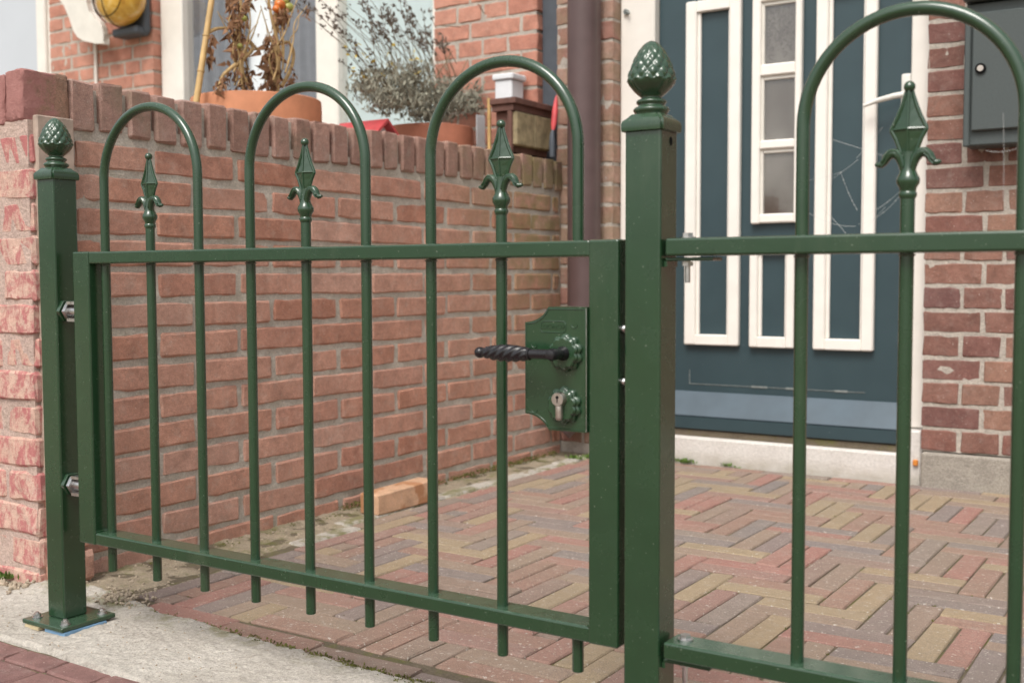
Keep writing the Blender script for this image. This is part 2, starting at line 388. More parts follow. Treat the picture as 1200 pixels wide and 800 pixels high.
def mortar_sheet_x(x, y0, y1, z0, z1, thick, amp=.0022, step=.012):
    """core block whose +x face is rough mortar"""
    bm = bmesh.new(); ny = int((y1-y0)/step); nzz = int((z1-z0)/step)
    g = [[bm.verts.new((x+amp*nz(0, y0+(y1-y0)*i/ny, z0+(z1-z0)*j/nzz, 38)+amp*.7*nz(3, y0+(y1-y0)*i/ny, z0+(z1-z0)*j/nzz, 9), y0+(y1-y0)*i/ny, z0+(z1-z0)*j/nzz)) for j in range(nzz+1)] for i in range(ny+1)]
    for i in range(ny):
        for j in range(nzz): bm.faces.new((g[i][j], g[i+1][j], g[i+1][j+1], g[i][j+1]))
    box(bm, x-thick, x-.006, y0, y1, z0, z1); return bm
def mortar_sheet_y(y, x0, x1, z0, z1, thick, amp=.0018, step=.012):
    bm = bmesh.new(); nx = max(1, int((x1-x0)/step)); nzz = int((z1-z0)/step)
    g = [[bm.verts.new((x0+(x1-x0)*i/nx, y-amp*nz(x0+(x1-x0)*i/nx, 0, z0+(z1-z0)*j/nzz, 38), z0+(z1-z0)*j/nzz)) for j in range(nzz+1)] for i in range(nx+1)]
    for i in range(nx):
        for j in range(nzz): bm.faces.new((g[i][j], g[i+1][j], g[i+1][j+1], g[i][j+1]))
    box(bm, x0, x1, y+.006, y+thick, z0, z1); return bm

# ================================================================== GROUND
g = bmesh.new(); bmesh.ops.create_grid(g, x_segments=1, y_segments=1, size=300)
for v in g.verts: v.co.z = -.06
obj('ground', g, M['dirt'], kind='structure')

def clip(a0, a1, lo, hi): return max(a0, lo), min(a1, hi)
def visible_size(p):
    d = Vector(p)-Vector((CX, CY, CZ)); z = d.dot(_f)
    if z < .2: return 0
    px = 600+FPX*d.dot(_r2)/z; py = 400-FPX*d.dot(_u2)/z
    if -40 < px < 1240 and -20 < py < 840: return 1/z
    return 0
# courtyard: sand bed with double herringbone clay pavers
XB0, XB1, YB0, YB1 = -.165, 2.3, .112, 2.085
court = obj('courtyard_paving', sheet(-.36, 2.4, .1, 2.13, .02, lambda x, y: -.0038+.0035*nz(x, y, 0, 2.2)+.0008*nz(x, y, 0, 30)), M['sand'], kind='structure')
cells = []                       # (x0,x1,y0,y1)
ux, uy = .0985, .1045; ox, oy = .925, .585
def addp(x0, x1, y0, y1, lox, hix, loy, hiy, mn=.018):
    x0, x1 = clip(x0, x1, lox, hix); y0, y1 = clip(y0, y1, loy, hiy)
    if x1-x0 > mn and y1-y0 > mn: cells.append((x0, x1, y0, y1))
lox, loy, hiy = -.112, .168, 2.03
for a in range(-16, 20):
    for b in range(-10, 20):
        k = (a+b) % 4; x = ox+a*ux; y = oy+b*uy
        if k == 2:
            for h in (0, 1): addp(x+h*ux/2, x+(h+1)*ux/2, y, y+2*uy, lox, XB1, loy, hiy)
        if k == 0:
            for h in (0, 1): addp(x, x+2*ux, y+h*uy/2, y+(h+1)*uy/2, lox, XB1, loy, hiy)
y = .17                            # border course along the garden wall
while y < 2.03:
    addp(-.162, -.113, y, y+.207, -1, 9, .15, 2.03); y += .207
y = .83
while y < 2.03:
    addp(-.211, -.163, y, y+.207, -1, 9, .15, 2.03); y += .207
x = -.09                           # border course along the concrete
while x < XB1:
    addp(x, x+.207, .118, .166, -.2, XB1, 0, 9); x += .207
x = -.06
while x < XB1:
    addp(x, x+.207, 2.032, 2.08, -.33, XB1, 0, 9); x += .207
cells.sort(key=lambda c: -visible_size(((c[0]+c[1])/2, (c[2]+c[3])/2, 0)))
def paver_z(x, y): return .0035*nz(x, y, 0, 2.2)
restbm = bmesh.new()
def curve_off(x, yc): return 0.0
for i, (x0, x1, y0, y1) in enumerate(cells):
    L, W = max(x1-x0, y1-y0), min(x1-x0, y1-y0); cx, cy = (x0+x1)/2, (y0+y1)/2
    # the front border course bows with the worn concrete edge
    if cy < .166 and y1-y0 < .06: cy -= .028*max(0, min(1, (cx-.05)/.6))-.022*max(0, min(1, (.05-cx)/.15))
    j = .0034; z = paver_z(cx, cy)
    if i < 298:
        me = brick_var('paver', L-j, W-j, .05, M['paver'], .0024, .0009, 4)
        put('paver', me, court, (cx, cy, z-.025+R.uniform(-.0009, .0009)), (R.uniform(-.007, .007), R.uniform(-.003, .003), (PI/2 if y1-y0 > x1-x0 else 0)+R.uniform(-.008, .008)+(PI if R.random() < .5 else 0)))
    else:
        s0 = set(restbm.verts)
        box(restbm, cx-(x1-x0-j)/2, cx+(x1-x0-j)/2, cy-(y1-y0-j)/2, cy+(y1-y0-j)/2, z-.05, z+R.uniform(-.0012, .0012), bev=.003)
obj('paving_remainder', restbm, M['paver'], court, kind='stuff')

# dirt strip at the foot of the wall
def dirt_z(x, y):
    near = max(0, min(1, (1.0-y)/.5)); edge = max(0, min(1, (-.17-x)/.03))
    return (-.012+.02*edge*(.4+.6*near*0+.3))*edge-.004+.006*nz(x, y, 1, 22)*edge+.003*nz(x, y, 5, 70)
obj('dirt_strip', sheet(-.375, -.155, .13, 2.1, .008, dirt_z), M['dirt'], kind='structure')
# grey concrete edging slabs between the dirt and the border pavers
eb = bmesh.new(); y = .62
while y < 2.0:
    box(eb, -.212 if y < .82 else -.262, -.166 if y < .82 else -.215, y, min(y+.2, 2.06), -.04, .003+R.uniform(-.002, .002), bev=.004); y += .204
obj('paving_edging', eb, M['concrete'], court, kind='stuff')

# concrete strip under the gate
def conc_z(x, y):
    e = .118-.028*max(0, min(1, (x-.05)/.6))+.03*max(0, min(1, (-.02-x)/.12))+.004*nz(x, 3, 0, 25)
    z = .002+.0042*nz(x, y, 2, 11)+.0022*nz(x, y, 4, 55)+.0011*nz(x, y, 9, 140)
    if y > e: z -= .03*min(1, (y-e)/.008)
    f = -.104-.012*max(0, min(1, x/.12))+.006*nz(x, 7, 0, 20)
    if y < f: z -= .05*min(1, (f-y)/.012)
    if x < -.2: z += .012*max(0, min(1, (y-.02)/.09))*(.5+nz(x, y, 0, 14))
    return z
obj('concrete_sill', sheet(-.9, 2.3, -.16, .165, .006, conc_z), M['concrete'], kind='structure')
# public pavement of red bricks
walk = obj('sidewalk', sheet(-1.2, 2.4, -1.7, -.1, .05, lambda x, y: -.008), M['sand'], kind='structure')
rest = bmesh.new(); cnt = 0
ry = -.112; row = 0
while ry > -1.6:
    dep = .052 if row == 0 else .104
    x = -1.1+(0 if row % 2 == 0 else .1)
    while x < 2.2:
        L = .104 if row == 0 else .208
        cx, cy = x+L/2, ry-dep/2
        if visible_size((cx, cy, 0)) and cnt < 120:
            put('paver', brick_var('paver', L-.005, dep-.005, .05, M['red_paver'], .003, .001, 4), walk, (cx, cy, -.028+R.uniform(-.001, .001)), (R.uniform(-.01, .01), R.uniform(-.01, .01), R.uniform(-.008, .008))); cnt += 1
        else: box(rest, x+.0025, x+L-.0025, ry-dep+.0025, ry-.0025, -.05, -.003, bev=.004)
        x += L
    ry -= dep; row += 1
obj('pavement_remainder', rest, M['red_paver'], walk, kind='stuff')
obj('neighbour_terrace', nbox(-4.2, -.575, .15, 2.075, -.05, .74), M['dirt'], kind='structure')

# ================================================================== GARDEN WALL
WX = -.36
wall = empty('garden_wall', (-.46, .1, 0), 'low red brick garden wall with upright coping bricks running back beside the courtyard', 'wall')
obj('mortar', mortar_sheet_x(WX-.0042, .19, 2.077, -.05, .895, .19), M['mortar'], wall)
RP, Z0 = .0637, .0385
wb = brick_var
for i in range(-1, 13):
    zc = Z0+RP*i+.0265
    off = .736 if i % 2 else .63
    n0 = -3
    for k in range(n0, 8):
        y0 = off+.231*k; y1 = y0+.2295
        y0, y1 = max(y0, .2), min(y1, 2.076)
        if y1-y0 < .04: continue
        L = y1-y0-.012+R.uniform(-.004, .003)
        me = wb('brick', round(L/.01)*.01 if L < .2 else .2175, .1, .0515, M['wall_brick'], .0042, .0016, 12, 4, .004)
        zz = zc+R.uniform(-.0015, .0015)+.003*nz(0, y0, i, 1.5)
        put('brick', me, wall, (WX-.05+R.uniform(-.0018, .0018), (y0+y1)/2+R.uniform(-.002, .002), zz), (R.uniform(-.01, .01)+(PI if R.random() < .5 else 0), R.uniform(-.015, .015), PI/2+R.uniform(-.008, .008)))
y = .2
obj('mortar', nbox(-.555, WX-.0105, .2, 2.076, .885, .96), M['mortar'], wall)
k = 0
while y < 2.06:
    wdt = .0565+R.uniform(-.002, .002); t = R.uniform(-.0022, .0022)
    me = wb('coping_brick', .21, wdt//.001*.001, .1, M['coping'], .0045, .0018, 10, 2, .004)
    put('coping_brick', me, wall, (WX-.105+R.uniform(-.0018, .0018)+.003, y+wdt/2, .925+t-.006*math.exp(-((y-.69)/.25)**2)), (R.uniform(-.01, .01), R.uniform(-.008, .008), R.uniform(-.01, .01)+(PI if R.random() < .5 else 0)))
    y += wdt+.0118+R.uniform(-.0025, .0025)
# near end pier with flaking red paint
pier = bmesh.new()
obj('cap_mortar', nbox(-1.0, -.366, .112, .196, .88, .968), M['pier_mortar'], wall)
obj('pier_core', nbox(-1.0, -.3515, .1022, .2, -.05, .884), M['pier_mortar'], wall)
for i in range(-1, 13):
    zc = Z0+RP*i+.0265+.001
    off = -.346 if i % 2 else -.346+.11
    x1 = -.3455+R.uniform(-.004, .003); first = True
    while x1 > -.98:
        L = (.1 if i % 2 == 0 else .21) if first else .21
        me = wb('brick', L-.006, .088, .0575, M['painted_brick'], .005, .002, 8, 4, .0045)
        put('brick', me, wall, (x1-L/2+.003, .1+.044+R.uniform(-.003, .003), zc), (R.uniform(-.02, .02), R.uniform(-.02, .02), R.uniform(-.015, .015)), label='brick with flaking red paint')
        x1 -= L+.008; first = False
x1 = -.361
for k in range(10):
    put('cap_brick', rough_block('cap_brick', .053, .1, .095, M['red_block'], .0035, 5+k), wall, (x1-.0265-.0595*k, .149, .931+(R.uniform(-.006, .002) if k else 0)), (0, 0, R.uniform(-.02, .02)), label='red painted brick on edge along the top of the pier' if k else 'red painted brick on the pier corner')
obj('end_board', nbox(-.353, -.338, .113, .192, .19, .893, bev=.002), M['old_board'], wall)
for k, (za, zb, dx) in enumerate(((.0, .06, .012), (.064, .122, .004), (.126, .186, 0))):
    put('brick', brick_mesh('brick', .085, .05, .057, M['wall_brick'], .007, .003, 50+k), wall, (-.352+dx, .158, (za+zb)/2), (0, 0, PI/2))

# loose brick
lb = bmesh.new(); box(lb, -.03, .03, -.115, .115, 0, .054, bev=.003)
for v in lb.verts: v.co.z += .004*math.sin(v.co.y*20)*(v.co.z > .03)
o = obj('loose_brick', lb, M['fresh_brick'], loc=(-.243, 1.055, .003)); o.rotation_euler = (.0, 0, -.03)
tag(o, 'single pale orange brick lying loose at the foot of the garden wall', 'brick')

# ================================================================== HOUSES
FY = 2.08
right = empty('brick_house', (.4, FY, 0), 'purple brown brick house with the dark blue front door', 'house')
left = empty('brick_house', (-1.8, FY, 0), 'orange brick neighbouring house behind the garden wall with white framed window', 'house')
def facade(house, x0, x1, z0, z1, rowh, mat, mort, zoff, detail, header=.106, name='wall', split=None):
    """bricked stretch of a facade; detail(x,z) true where single bricks are in view"""
    w_ = obj(name, mortar_sheet_y(FY+.0025, x0+.003, x1-.003, z0, z1, .22), mort, house)
    rest = bmesh.new(); r = 0; z = zoff
    while z+rowh-.011 < z1:
        hdr = r % 2 == 0; x = x0; first = True
        while x < x1-.02:
            L = header if hdr else (.161 if first else .212)
            if not hdr and (r//2) % 2 == 1 and first: L = .161
            xe = min(x+L, x1)
            if x1-xe < .03: xe = x1
            bl = xe-x-(.0098 if xe < x1 else 0)
            if z > z0-.001 and bl > .02:
                cx, cz = x+bl/2, z+(rowh-.0115)/2
                if detail(cx, cz):
                    me = brick_var('brick', round(bl, 2) if bl < .09 else round(bl/.005)*.005, .1, rowh-.0098, mat, .0026, .0016, 8, 3, .0012)
                    put('brick', me, w_, (cx, FY+.05+R.uniform(-.0015, .0015), cz+R.uniform(-.001, .001)), (R.uniform(-.006, .006), R.uniform(-.006, .006)+(PI if R.random() < .5 else 0), R.uniform(-.004, .004)))
                else: box(rest, x, x+bl, FY, FY+.09, z, z+rowh-.0115)
            x = xe if xe >= x1 else x+L
            first = False
        z += rowh; r += 1
    if rest.verts: obj('brick_remainder', rest, mat, w_, kind='stuff')
    else: rest.free()
    return w_
facade(right, .81, 2.6, .1, 3.2, .066, M['dark_brick'], M['pale_mortar'], .104, lambda x, z: x < 1.3 and z < 1.35)
facade(right, -.38, -.168, .0, 3.2, .066, M['strip_brick'], M['pale_mortar'], .038, lambda x, z: z < 1.6, header=.1062, name='wall')
obj('wall', nbox(-.16, .805, FY+.03, FY+.3, 2.1, 3.2), M['dark_brick'], right)
obj('plinth', nbox(.812, 2.6, FY-.012, FY+.2, -.06, .0965, bev=.006), M['render'], right)
# door frame
df = bmesh.new()
box(df, -.1665, -.044, 2.128, 2.26, .09, 2.098, bev=.004); box(df, -.0435, .7535, 2.128, 2.26, 2.035, 2.098, bev=.003)
obj('door_frame', df, M['white'], right)
df = bmesh.new(); box(df, .754, .8085, 2.128, 2.26, .155, 2.098, bev=.004)
obj('door_frame', df, M['white'], right)
obj('frame_foot', nbox(.752, .8088, 2.1, 2.24, -.02, .152, bev=.006), M['threshold'], right)
th = bmesh.new(); box(th, -.3, .75, 2.092, 2.3, -.06, .083, bev=.006)
for v in th.verts: v.co.z += .002*nz(v.co.x, v.co.y, 1, 9)
obj('threshold', th, M['threshold'], right)
obj('threshold_joint', nbox(-.044, .752, 2.112, 2.3, .0835, .103), M['sand'], right)
box_ = bmesh.new(); box(box_, -.026, -.01, -.002, .003, -.008, .008, bev=.002)
plug = obj('wall_plug', nbox(.786, .8, 2.088, 2.099, .052, .07, bev=.003), M['orange'], right)
# front door
door = obj('front_door', nbox(-.0425, .7525, 2.16, 2.205, .104, 2.034, bev=.002), M['door'], right)
def frame_rect(name, x0, x1, z0, z1, wv, wb_, wt, y0, y1, mat, parent, bev=.004):
    bm = bmesh.new()
    box(bm, x0, x0+wv, y0, y1, z0, z1, bev=bev); box(bm, x1-wv, x1, y0, y1, z0, z1, bev=bev)
    box(bm, x0+wv-.0005, x1-wv+.0005, y0+.001, y1, z0, z0+wb_, bev=bev*.8); box(bm, x0+wv-.0005, x1-wv+.0005, y0+.001, y1, z1-wt, z1, bev=bev*.8)
    # inner stepped bead
    s = .011
    box(bm, x0+wv-.001, x0+wv+s, y0+.0095, y1, z0+wb_, z1-wt, bev=.003); box(bm, x1-wv-s*.5, x1-wv+.001, y0+.0095, y1, z0+wb_, z1-wt, bev=.002)
    return obj(name, bm, mat, parent)
for (x0, x1, z0, z1, wv) in ((.058, .241, .372, 1.452, .037), (.477, .656, .369, 1.452, .036), (.276, .418, .370, .695, .026)):
    fr = frame_rect('panel_moulding', x0, x1, z0, z1, wv, .034, .036, 2.138, 2.161, M['whiter'], door)
gf = bmesh.new()
for x0, x1 in ((.279, .306), (.414, .434)): box(gf, x0, x1, 2.136, 2.161, .75, 1.49, bev=.004)
for z0, z1 in ((.752, .78), (.976, 1.003), (1.197, 1.232), (1.42, 1.455)): box(gf, .3055, .4145, 2.1375, 2.161, z0, z1, bev=.004)
obj('glazing_frame', gf, M['whiter'], door)
for z0, z1 in ((.78, .976), (1.003, 1.197), (1.232, 1.42)):
    obj('bevelled_surround', (lambda b: (box(b, .305, .3155, 2.1465, 2.162, z0, z1, bev=.002), box(b, .3155, .4145, 2.1465, 2.162, z1-.012, z1, bev=.002), b)[2])(bmesh.new()), M['cream'], door)
    obj('lace_panel', nbox(.3155, .414, 2.157, 2.1605, z0, z1-.0125), M['doorglass'], door)
    obj('glass_pane', nbox(.316, .4138, 2.1495, 2.1515, z0+.0005, z1-.013), M['glass'], door)
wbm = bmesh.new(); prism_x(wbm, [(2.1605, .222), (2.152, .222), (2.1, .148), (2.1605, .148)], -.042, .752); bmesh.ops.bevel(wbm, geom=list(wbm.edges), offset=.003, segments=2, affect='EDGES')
obj('drip_strip', nbox(-.0415, .7515, 2.104, 2.1605, .107, .1475, bev=.003), M['door'], door)  # weatherboard's front drop; darker door paint stands for its shade
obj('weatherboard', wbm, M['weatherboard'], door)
we = bmesh.new(); box(we, .072, .63, 2.1582, 2.162, .2448, .2464)
for (xa, xb) in ((.28, .33), (.39, .44), (.54, .58)): box(we, xa, xb, 2.1572, 2.162, .243, .249)
box(we, .07, .0718, 2.1585, 2.162, .2445, .29)
obj('worn_edge', we, M['wear'], door)
# lever handle on its long plate
hb = bmesh.new(); box(hb, .722, .752, 2.148, 2.161, 1.01, 1.165, bev=.006, seg=3)
tube(hb, [(.737, 2.15, 1.1), (.737, 2.108, 1.1)], .009, 12)
tube(hb, [(.742, 2.108, 1.1), (.715, 2.104, 1.097), (.67, 2.1, 1.088), (.63, 2.1, 1.076)], [.009, .0085, .0075, .005], 12)
obj('handle', hb, M['handle_white'], right, smooth=True)
eye = bmesh.new(); tube(eye, [(-.143, 2.13, 1.445), (-.143, 2.118, 1.445)], .009, 10); tube(eye, [(-.143, 2.118, 1.447), (-.128, 2.114, 1.437)], .004, 8)
obj('frame_hook', eye, M['wear'], right)

# mailbox on the right wall
mb = empty('mailbox', (1.1, FY, 1.1), 'dark grey metal mailbox with round lock screwed to the brick wall', 'mailbox')
bm = bmesh.new(); box(bm, .926, 1.3, 1.985, FY-.002, .93, 1.30, bev=.004); obj('body', bm, M['mailbox'], mb)
bm = bmesh.new(); box(bm, .946, 1.3, 1.97, 1.9845, .968, 1.272, bev=.003); obj('door', bm, M['mailbox'], mb)
obj('side_strip', nbox(.926, .942, 1.974, 1.9847, .928, 1.28, bev=.003), M['mailbox'], mb)
obj('lid', nbox(.92, 1.306, 1.955, FY-.003, 1.303, 1.33, bev=.006), M['mailbox'], mb)
bm = bmesh.new(); tube(bm, [(.968, 1.972, 1.127), (.968, 1.964, 1.127)], .0135, 20); obj('lock_ring', bm, M['dark'], mb)
bm = bmesh.new(); tube(bm, [(.968, 1.966, 1.127), (.968, 1.961, 1.127)], .0078, 20); box(bm, .967, .969, 1.9605, 1.962, 1.123, 1.131); obj('lock', bm, M['brass_steel'], mb)

# downpipe and dark board between the houses
dp = empty('downpipe', (-.25, 2.03, 0), 'brown plastic rain pipe standing in the corner between wall and front door', 'drainpipe')
bm = bmesh.new(); tube(bm, [(-.247, 2.024, .2), (-.247, 2.024, 3.2)], .051, 28); obj('pipe', bm, M['brown_pipe'], dp, smooth=True)
bm = bmesh.new(); tube(bm, [(-.247, 2.024, .25), (-.25, 2.02, .2), (-.27, 2.003, .155), (-.296, 1.98, .118), (-.31, 1.968, .1)], .054, 24, cap=False); obj('shoe', bm, M['brown_pipe'], dp, smooth=True)
bm = bmesh.new(); tube(bm, [(-.27, 2.003, .155), (-.306, 1.972, .106)], .047, 20); obj('opening', bm, M['dark'], dp)
for z in (2.2,):
    bm = bmesh.new(); lathe(bm, [(.0518, z), (.0545, z+.002), (.0545, z+.018), (.0518, z+.02)], (-.247, 2.024, 0), 28); obj('clip', bm, M['brown_pipe'], dp, smooth=True)
obj('seam', nbox(-.2, -.1965, 2.02, 2.05, .2, 3.1), M['brown_pipe'], dp)
obj('gap_board', nbox(-.452, -.383, FY+.03, FY+.1, -.05, 3.2), M['slate'], left)

# left house
facade(left, -.887, -.456, .0, 3.2, .0615, M['orange_brick'], M['pale_mortar'], .006, lambda x, z: .85 < z < 1.62)
facade(left, -3.105, -2.39, .0, 3.2, .0615, M['orange_brick'], M['pale_mortar'], .006, lambda x, z: .95 < z < 2.0)
obj('wall', nbox(-2.387, -.89, FY+.02, FY+.3, 2.3, 3.2), M['orange_brick'], left)
obj('wall', nbox(-2.387, -.89, FY+.02, FY+.3, -.05, .6), M['orange_brick'], left)
win = empty('window', (-1.6, 2.12, .62), None, None)
win.parent = left; win.location = ORG[win]-ORG[left]
def wpart(name, bm, mat, **k): return obj(name, bm, mat, win, **k)
del_keys = [k for k in ('label', 'category') if k in win]
fr = bmesh.new()
for x0, x1 in ((-2.386, -2.25), (-1.492, -1.378), (-.925, -.889)): box(fr, x0, x1, 2.118, 2.2, .62, 2.3, bev=.005)
box(fr, -2.2495, -.926, 2.121, 2.2, .62, .76, bev=.004); box(fr, -2.2495, -.926, 2.121, 2.2, 2.2, 2.29, bev=.004)
wpart('frame', fr, M['white'])
wpart('glass_pane', nbox(-2.25, -1.492, 2.15, 2.156, .76, 2.2), M['glass'])
wpart('glass_pane', nbox(-1.378, -.925, 2.15, 2.156, .76, 2.2), M['glass'])
wpart('blind', nbox(-1.385, -.92, 2.175, 2.185, .7, 2.25), M['blind'])
def drape(x0, x1, y, amp, wl, mat, name):
    bm = bmesh.new(); n = int((x1-x0)/.008); a = []
    for i in range(n+1):
        x = x0+(x1-x0)*i/n; yy = y+amp*math.sin(x*2*PI/wl)+amp*.5*math.sin(x*2*PI/wl*2.3+1)
        a.append((bm.verts.new((x, yy, .7)), bm.verts.new((x, yy, 2.25))))
    for i in range(n): bm.faces.new((a[i][0], a[i+1][0], a[i+1][1], a[i][1]))
    return wpart(name, bm, mat, smooth='all')
drape(-2.26, -1.93, 2.185, .014, .09, M['curtain'], 'curtain')
drape(-1.79, -1.48, 2.185, .014, .1, M['curtain'], 'curtain')
wpart('net_curtain', nbox(-1.95, -1.77, 2.205, 2.21, .95, 2.25), M['net'])
wpart('sash_bar', nbox(-1.935, -1.78, 2.2, 2.235, 1.16, 1.18), M['slate'])
wpart('interior', nbox(-2.3, -.9, 2.29, 2.3, .65, 2.28), M['curtain'])
# far left: pale grey door with white frame
obj('side_door', nbox(-4.2, -3.25, 2.14, 2.2, 0, 2.25), M['grey_panel'], left)
fb = bmesh.new(); box(fb, -3.2485, -3.18, 2.108, 2.22, 0, 2.3, bev=.006); box(fb, -3.1795, -3.1075, 2.124, 2.22, 0, 2.3, bev=.004)
obj('side_door_frame', fb, M['white'], left)
obj('wall', nbox(-4.4, -3.11, FY+.02, FY+.3, 2.302, 3.2), M['orange_brick'], left)
obj('cable_conduit', (lambda b: (tube(b, [(-2.765, 2.073, .5), (-2.765, 2.073, 1.8)], .0075, 10), b)[1])(bmesh.new()), M['white'], left, smooth=True)
# wall lamp and white scroll board beside it
lp = empty('wall_lamp', (-2.5, FY, 1.75), 'oval amber glass bulkhead lamp in a dark wire cage on orange brick', 'lamp')
lc = Vector((-2.475, 1.985, 1.775))
bm = bmesh.new(); bmesh.ops.create_uvsphere(bm, u_segments=28, v_segments=16, radius=1, matrix=Matrix.Translation(lc) @ Matrix.Diagonal((.125, .09, .115, 1))); obj('glass', bm, M['amber'], lp, smooth='all')
bm = bmesh.new(); box(bm, lc.x-.085, lc.x+.085, 2.04, FY-.004, 1.63, 1.9, bev=.015, seg=3); box(bm, lc.x-.085, lc.x+.075, 2.0, FY-.004, 1.625, 1.66, bev=.008); obj('base', bm, M['slate'], lp)
bm = bmesh.new()
for a in (0, PI/2):
    tube(bm, [lc+Vector((math.sin(t)*math.cos(a)*.134, -math.cos(t)*.099, math.sin(t)*math.sin(a)*.124)) for t in [PI*(k/16-.5) for k in range(17)]], .0022, 6)
tube(bm, [lc+Vector((.095*math.cos(t), -.07, .088*math.sin(t))) for t in [2*PI*k/24 for k in range(25)]], .0022, 6)
obj('cage', bm, M['dark'], lp, smooth=True)
br = empty('scroll_board', (-2.7, 2.0, 1.7), 'cream painted wooden scroll shaped board beside the amber wall lamp', 'ornament')
poly = [(-2.93, 1.86), (-2.86, 1.80), (-2.823, 1.738), (-2.80, 1.675), (-2.775, 1.648), (-2.737, 1.63), (-2.69, 1.617), (-2.64, 1.605), (-2.592, 1.598), (-2.597, 1.62), (-2.596, 1.644), (-2.605, 1.675), (-2.625, 1.7), (-2.66, 1.722), (-2.69, 1.75), (-2.705, 1.79), (-2.71, 1.86), (-2.73, 1.95), (-2.86, 1.95)]
bm = bmesh.new(); prism_y(bm, poly, 1.985, 2.015); bmesh.ops.bevel(bm, geom=[e for e in bm.edges if abs(e.verts[0].co.y-e.verts[1].co.y) < .001], offset=.003, segments=1, affect='EDGES')
obj('board', bm, M['cream'], br)
obj('bracket', (lambda b: (box(b, -2.8, -2.76, 2.0155, FY-.003, 1.68, 1.9), b)[1])(bmesh.new()), M['cream'], br)

# ================================================================== METALWORK: posts, gate, fence
G = M['green']
PW = .0225
def post(name, cx, label, foot=True, group='gate posts with pine cone finials'):
    p = empty(name, (cx, 0, 0), label, 'post', group)
    bm = bmesh.new(); box(bm, cx-PW, cx+PW, -PW, PW, .0138, .757, bev=.0028, seg=2); obj('shaft', bm, G, p)
    bm = bmesh.new()
    def sq(h, z): return [bm.verts.new((cx+sx*h, sy*h, z)) for sx, sy in ((-1, -1), (1, -1), (1, 1), (-1, 1))]
    prof = [(.0232, .752), (.0262, .753), (.0268, .756), (.0268, .762), (.0255, .7655), (.0215, .769), (.0185, .7725)]
    rings = [sq(h, z) for h, z in prof]
    for a, b in zip(rings, rings[1:]):
        for k in range(4): bm.faces.new((a[k], a[(k+1) % 4], b[(k+1) % 4], b[k]))
    bm.faces.new(rings[0][::-1]); bm.faces.new(rings[-1])
    bmesh.ops.bevel(bm, geom=[e for e in bm.edges if abs(e.verts[0].co.z-e.verts[1].co.z) > .0005], offset=.003, segments=2, affect='EDGES')
    obj('cap', bm, G, p, smooth=True)
    bm = bmesh.new()
    prof = [(.019, .7705), (.0175, .7735), (.0195, .7755), (.021, .778), (.0195, .7805), (.0155, .7825), (.0148, .784), (.0168, .7855), (.0175, .7875), (.016, .7895), (.012, .791), (.0115, .7925), (.015, .795), (.0205, .800), (.0245, .806), (.0262, .8095)]
    prof += [(.0262*math.sqrt(max(0, 1-(t**2.0)))*(1-.2*t)+.0002, .8105+.046*t) for t in [k/52 for k in range(53)]]
    def cone(r, z, th):
        if z < .804: return r
        if z < .811: return r*(1+.05*abs(math.cos(th*5)))
        v = (z-.8105)/.046; u = th*12/(2*PI); q = 5.6*v**1.08
        d = abs(math.sin(PI*(u/1+q/2)))*abs(math.sin(PI*(u/1-q/2)))
        return r*(1+.13*d**.55*(1-.5*v))-.0009
    lathe(bm, prof, (cx, 0, 0), 100, cone)
    obj('finial', bm, G, p, smooth='all')
    if foot:
        b = cx+.007
        bm = bmesh.new(); box(bm, b-.054, b+.054, -.055, .051, .0062, .0137, bev=.0012); obj('base_plate', bm, G, p)
        for dx, dy in ((-.038, -.037), (.038, -.037), (.038, .035), (-.038, .035)):
            bm = bmesh.new(); lathe(bm, [(.0085, .0139), (.0085, .0152)], (b+dx, dy, 0), 16); lathe(bm, [(.0062, .0154), (.0062, .0205)], (b+dx, dy, 0), 6); lathe(bm, [(.0033, .0206), (.0031, .0235)], (b+dx, dy, 0), 8); obj('bolt', bm, M['steel'], p)
        bm = bmesh.new(); box(bm, b+.004, b+.057, -.052, .03, .0005, .0058); obj('shim', bm, M['blue_plastic'], p)
        bm = bmesh.new(); box(bm, b-.045, b-.0075, -.0562, .02, .0005, .0058); obj('shim', bm, M['yellow_plastic'], p)
    return p
postL = post('gate_post', -.1235, 'green square gate post with bolted base plate beside the brick pier')
postR = post('gate_post', .976, 'tall green square gate post in the middle between gate and fence panel', foot=True)
obj('bolt_hole', (lambda b: (lathe(b, [(.0036, .0), (.0036, -.0006)], (0, 0, 0), 12), [setattr(v, 'co', Vector((.99865+v.co.z*-.5, v.co.x+.004, v.co.y*1.4+.742))) for v in b.verts], b)[2])(bmesh.new()), M['dark'], postR)

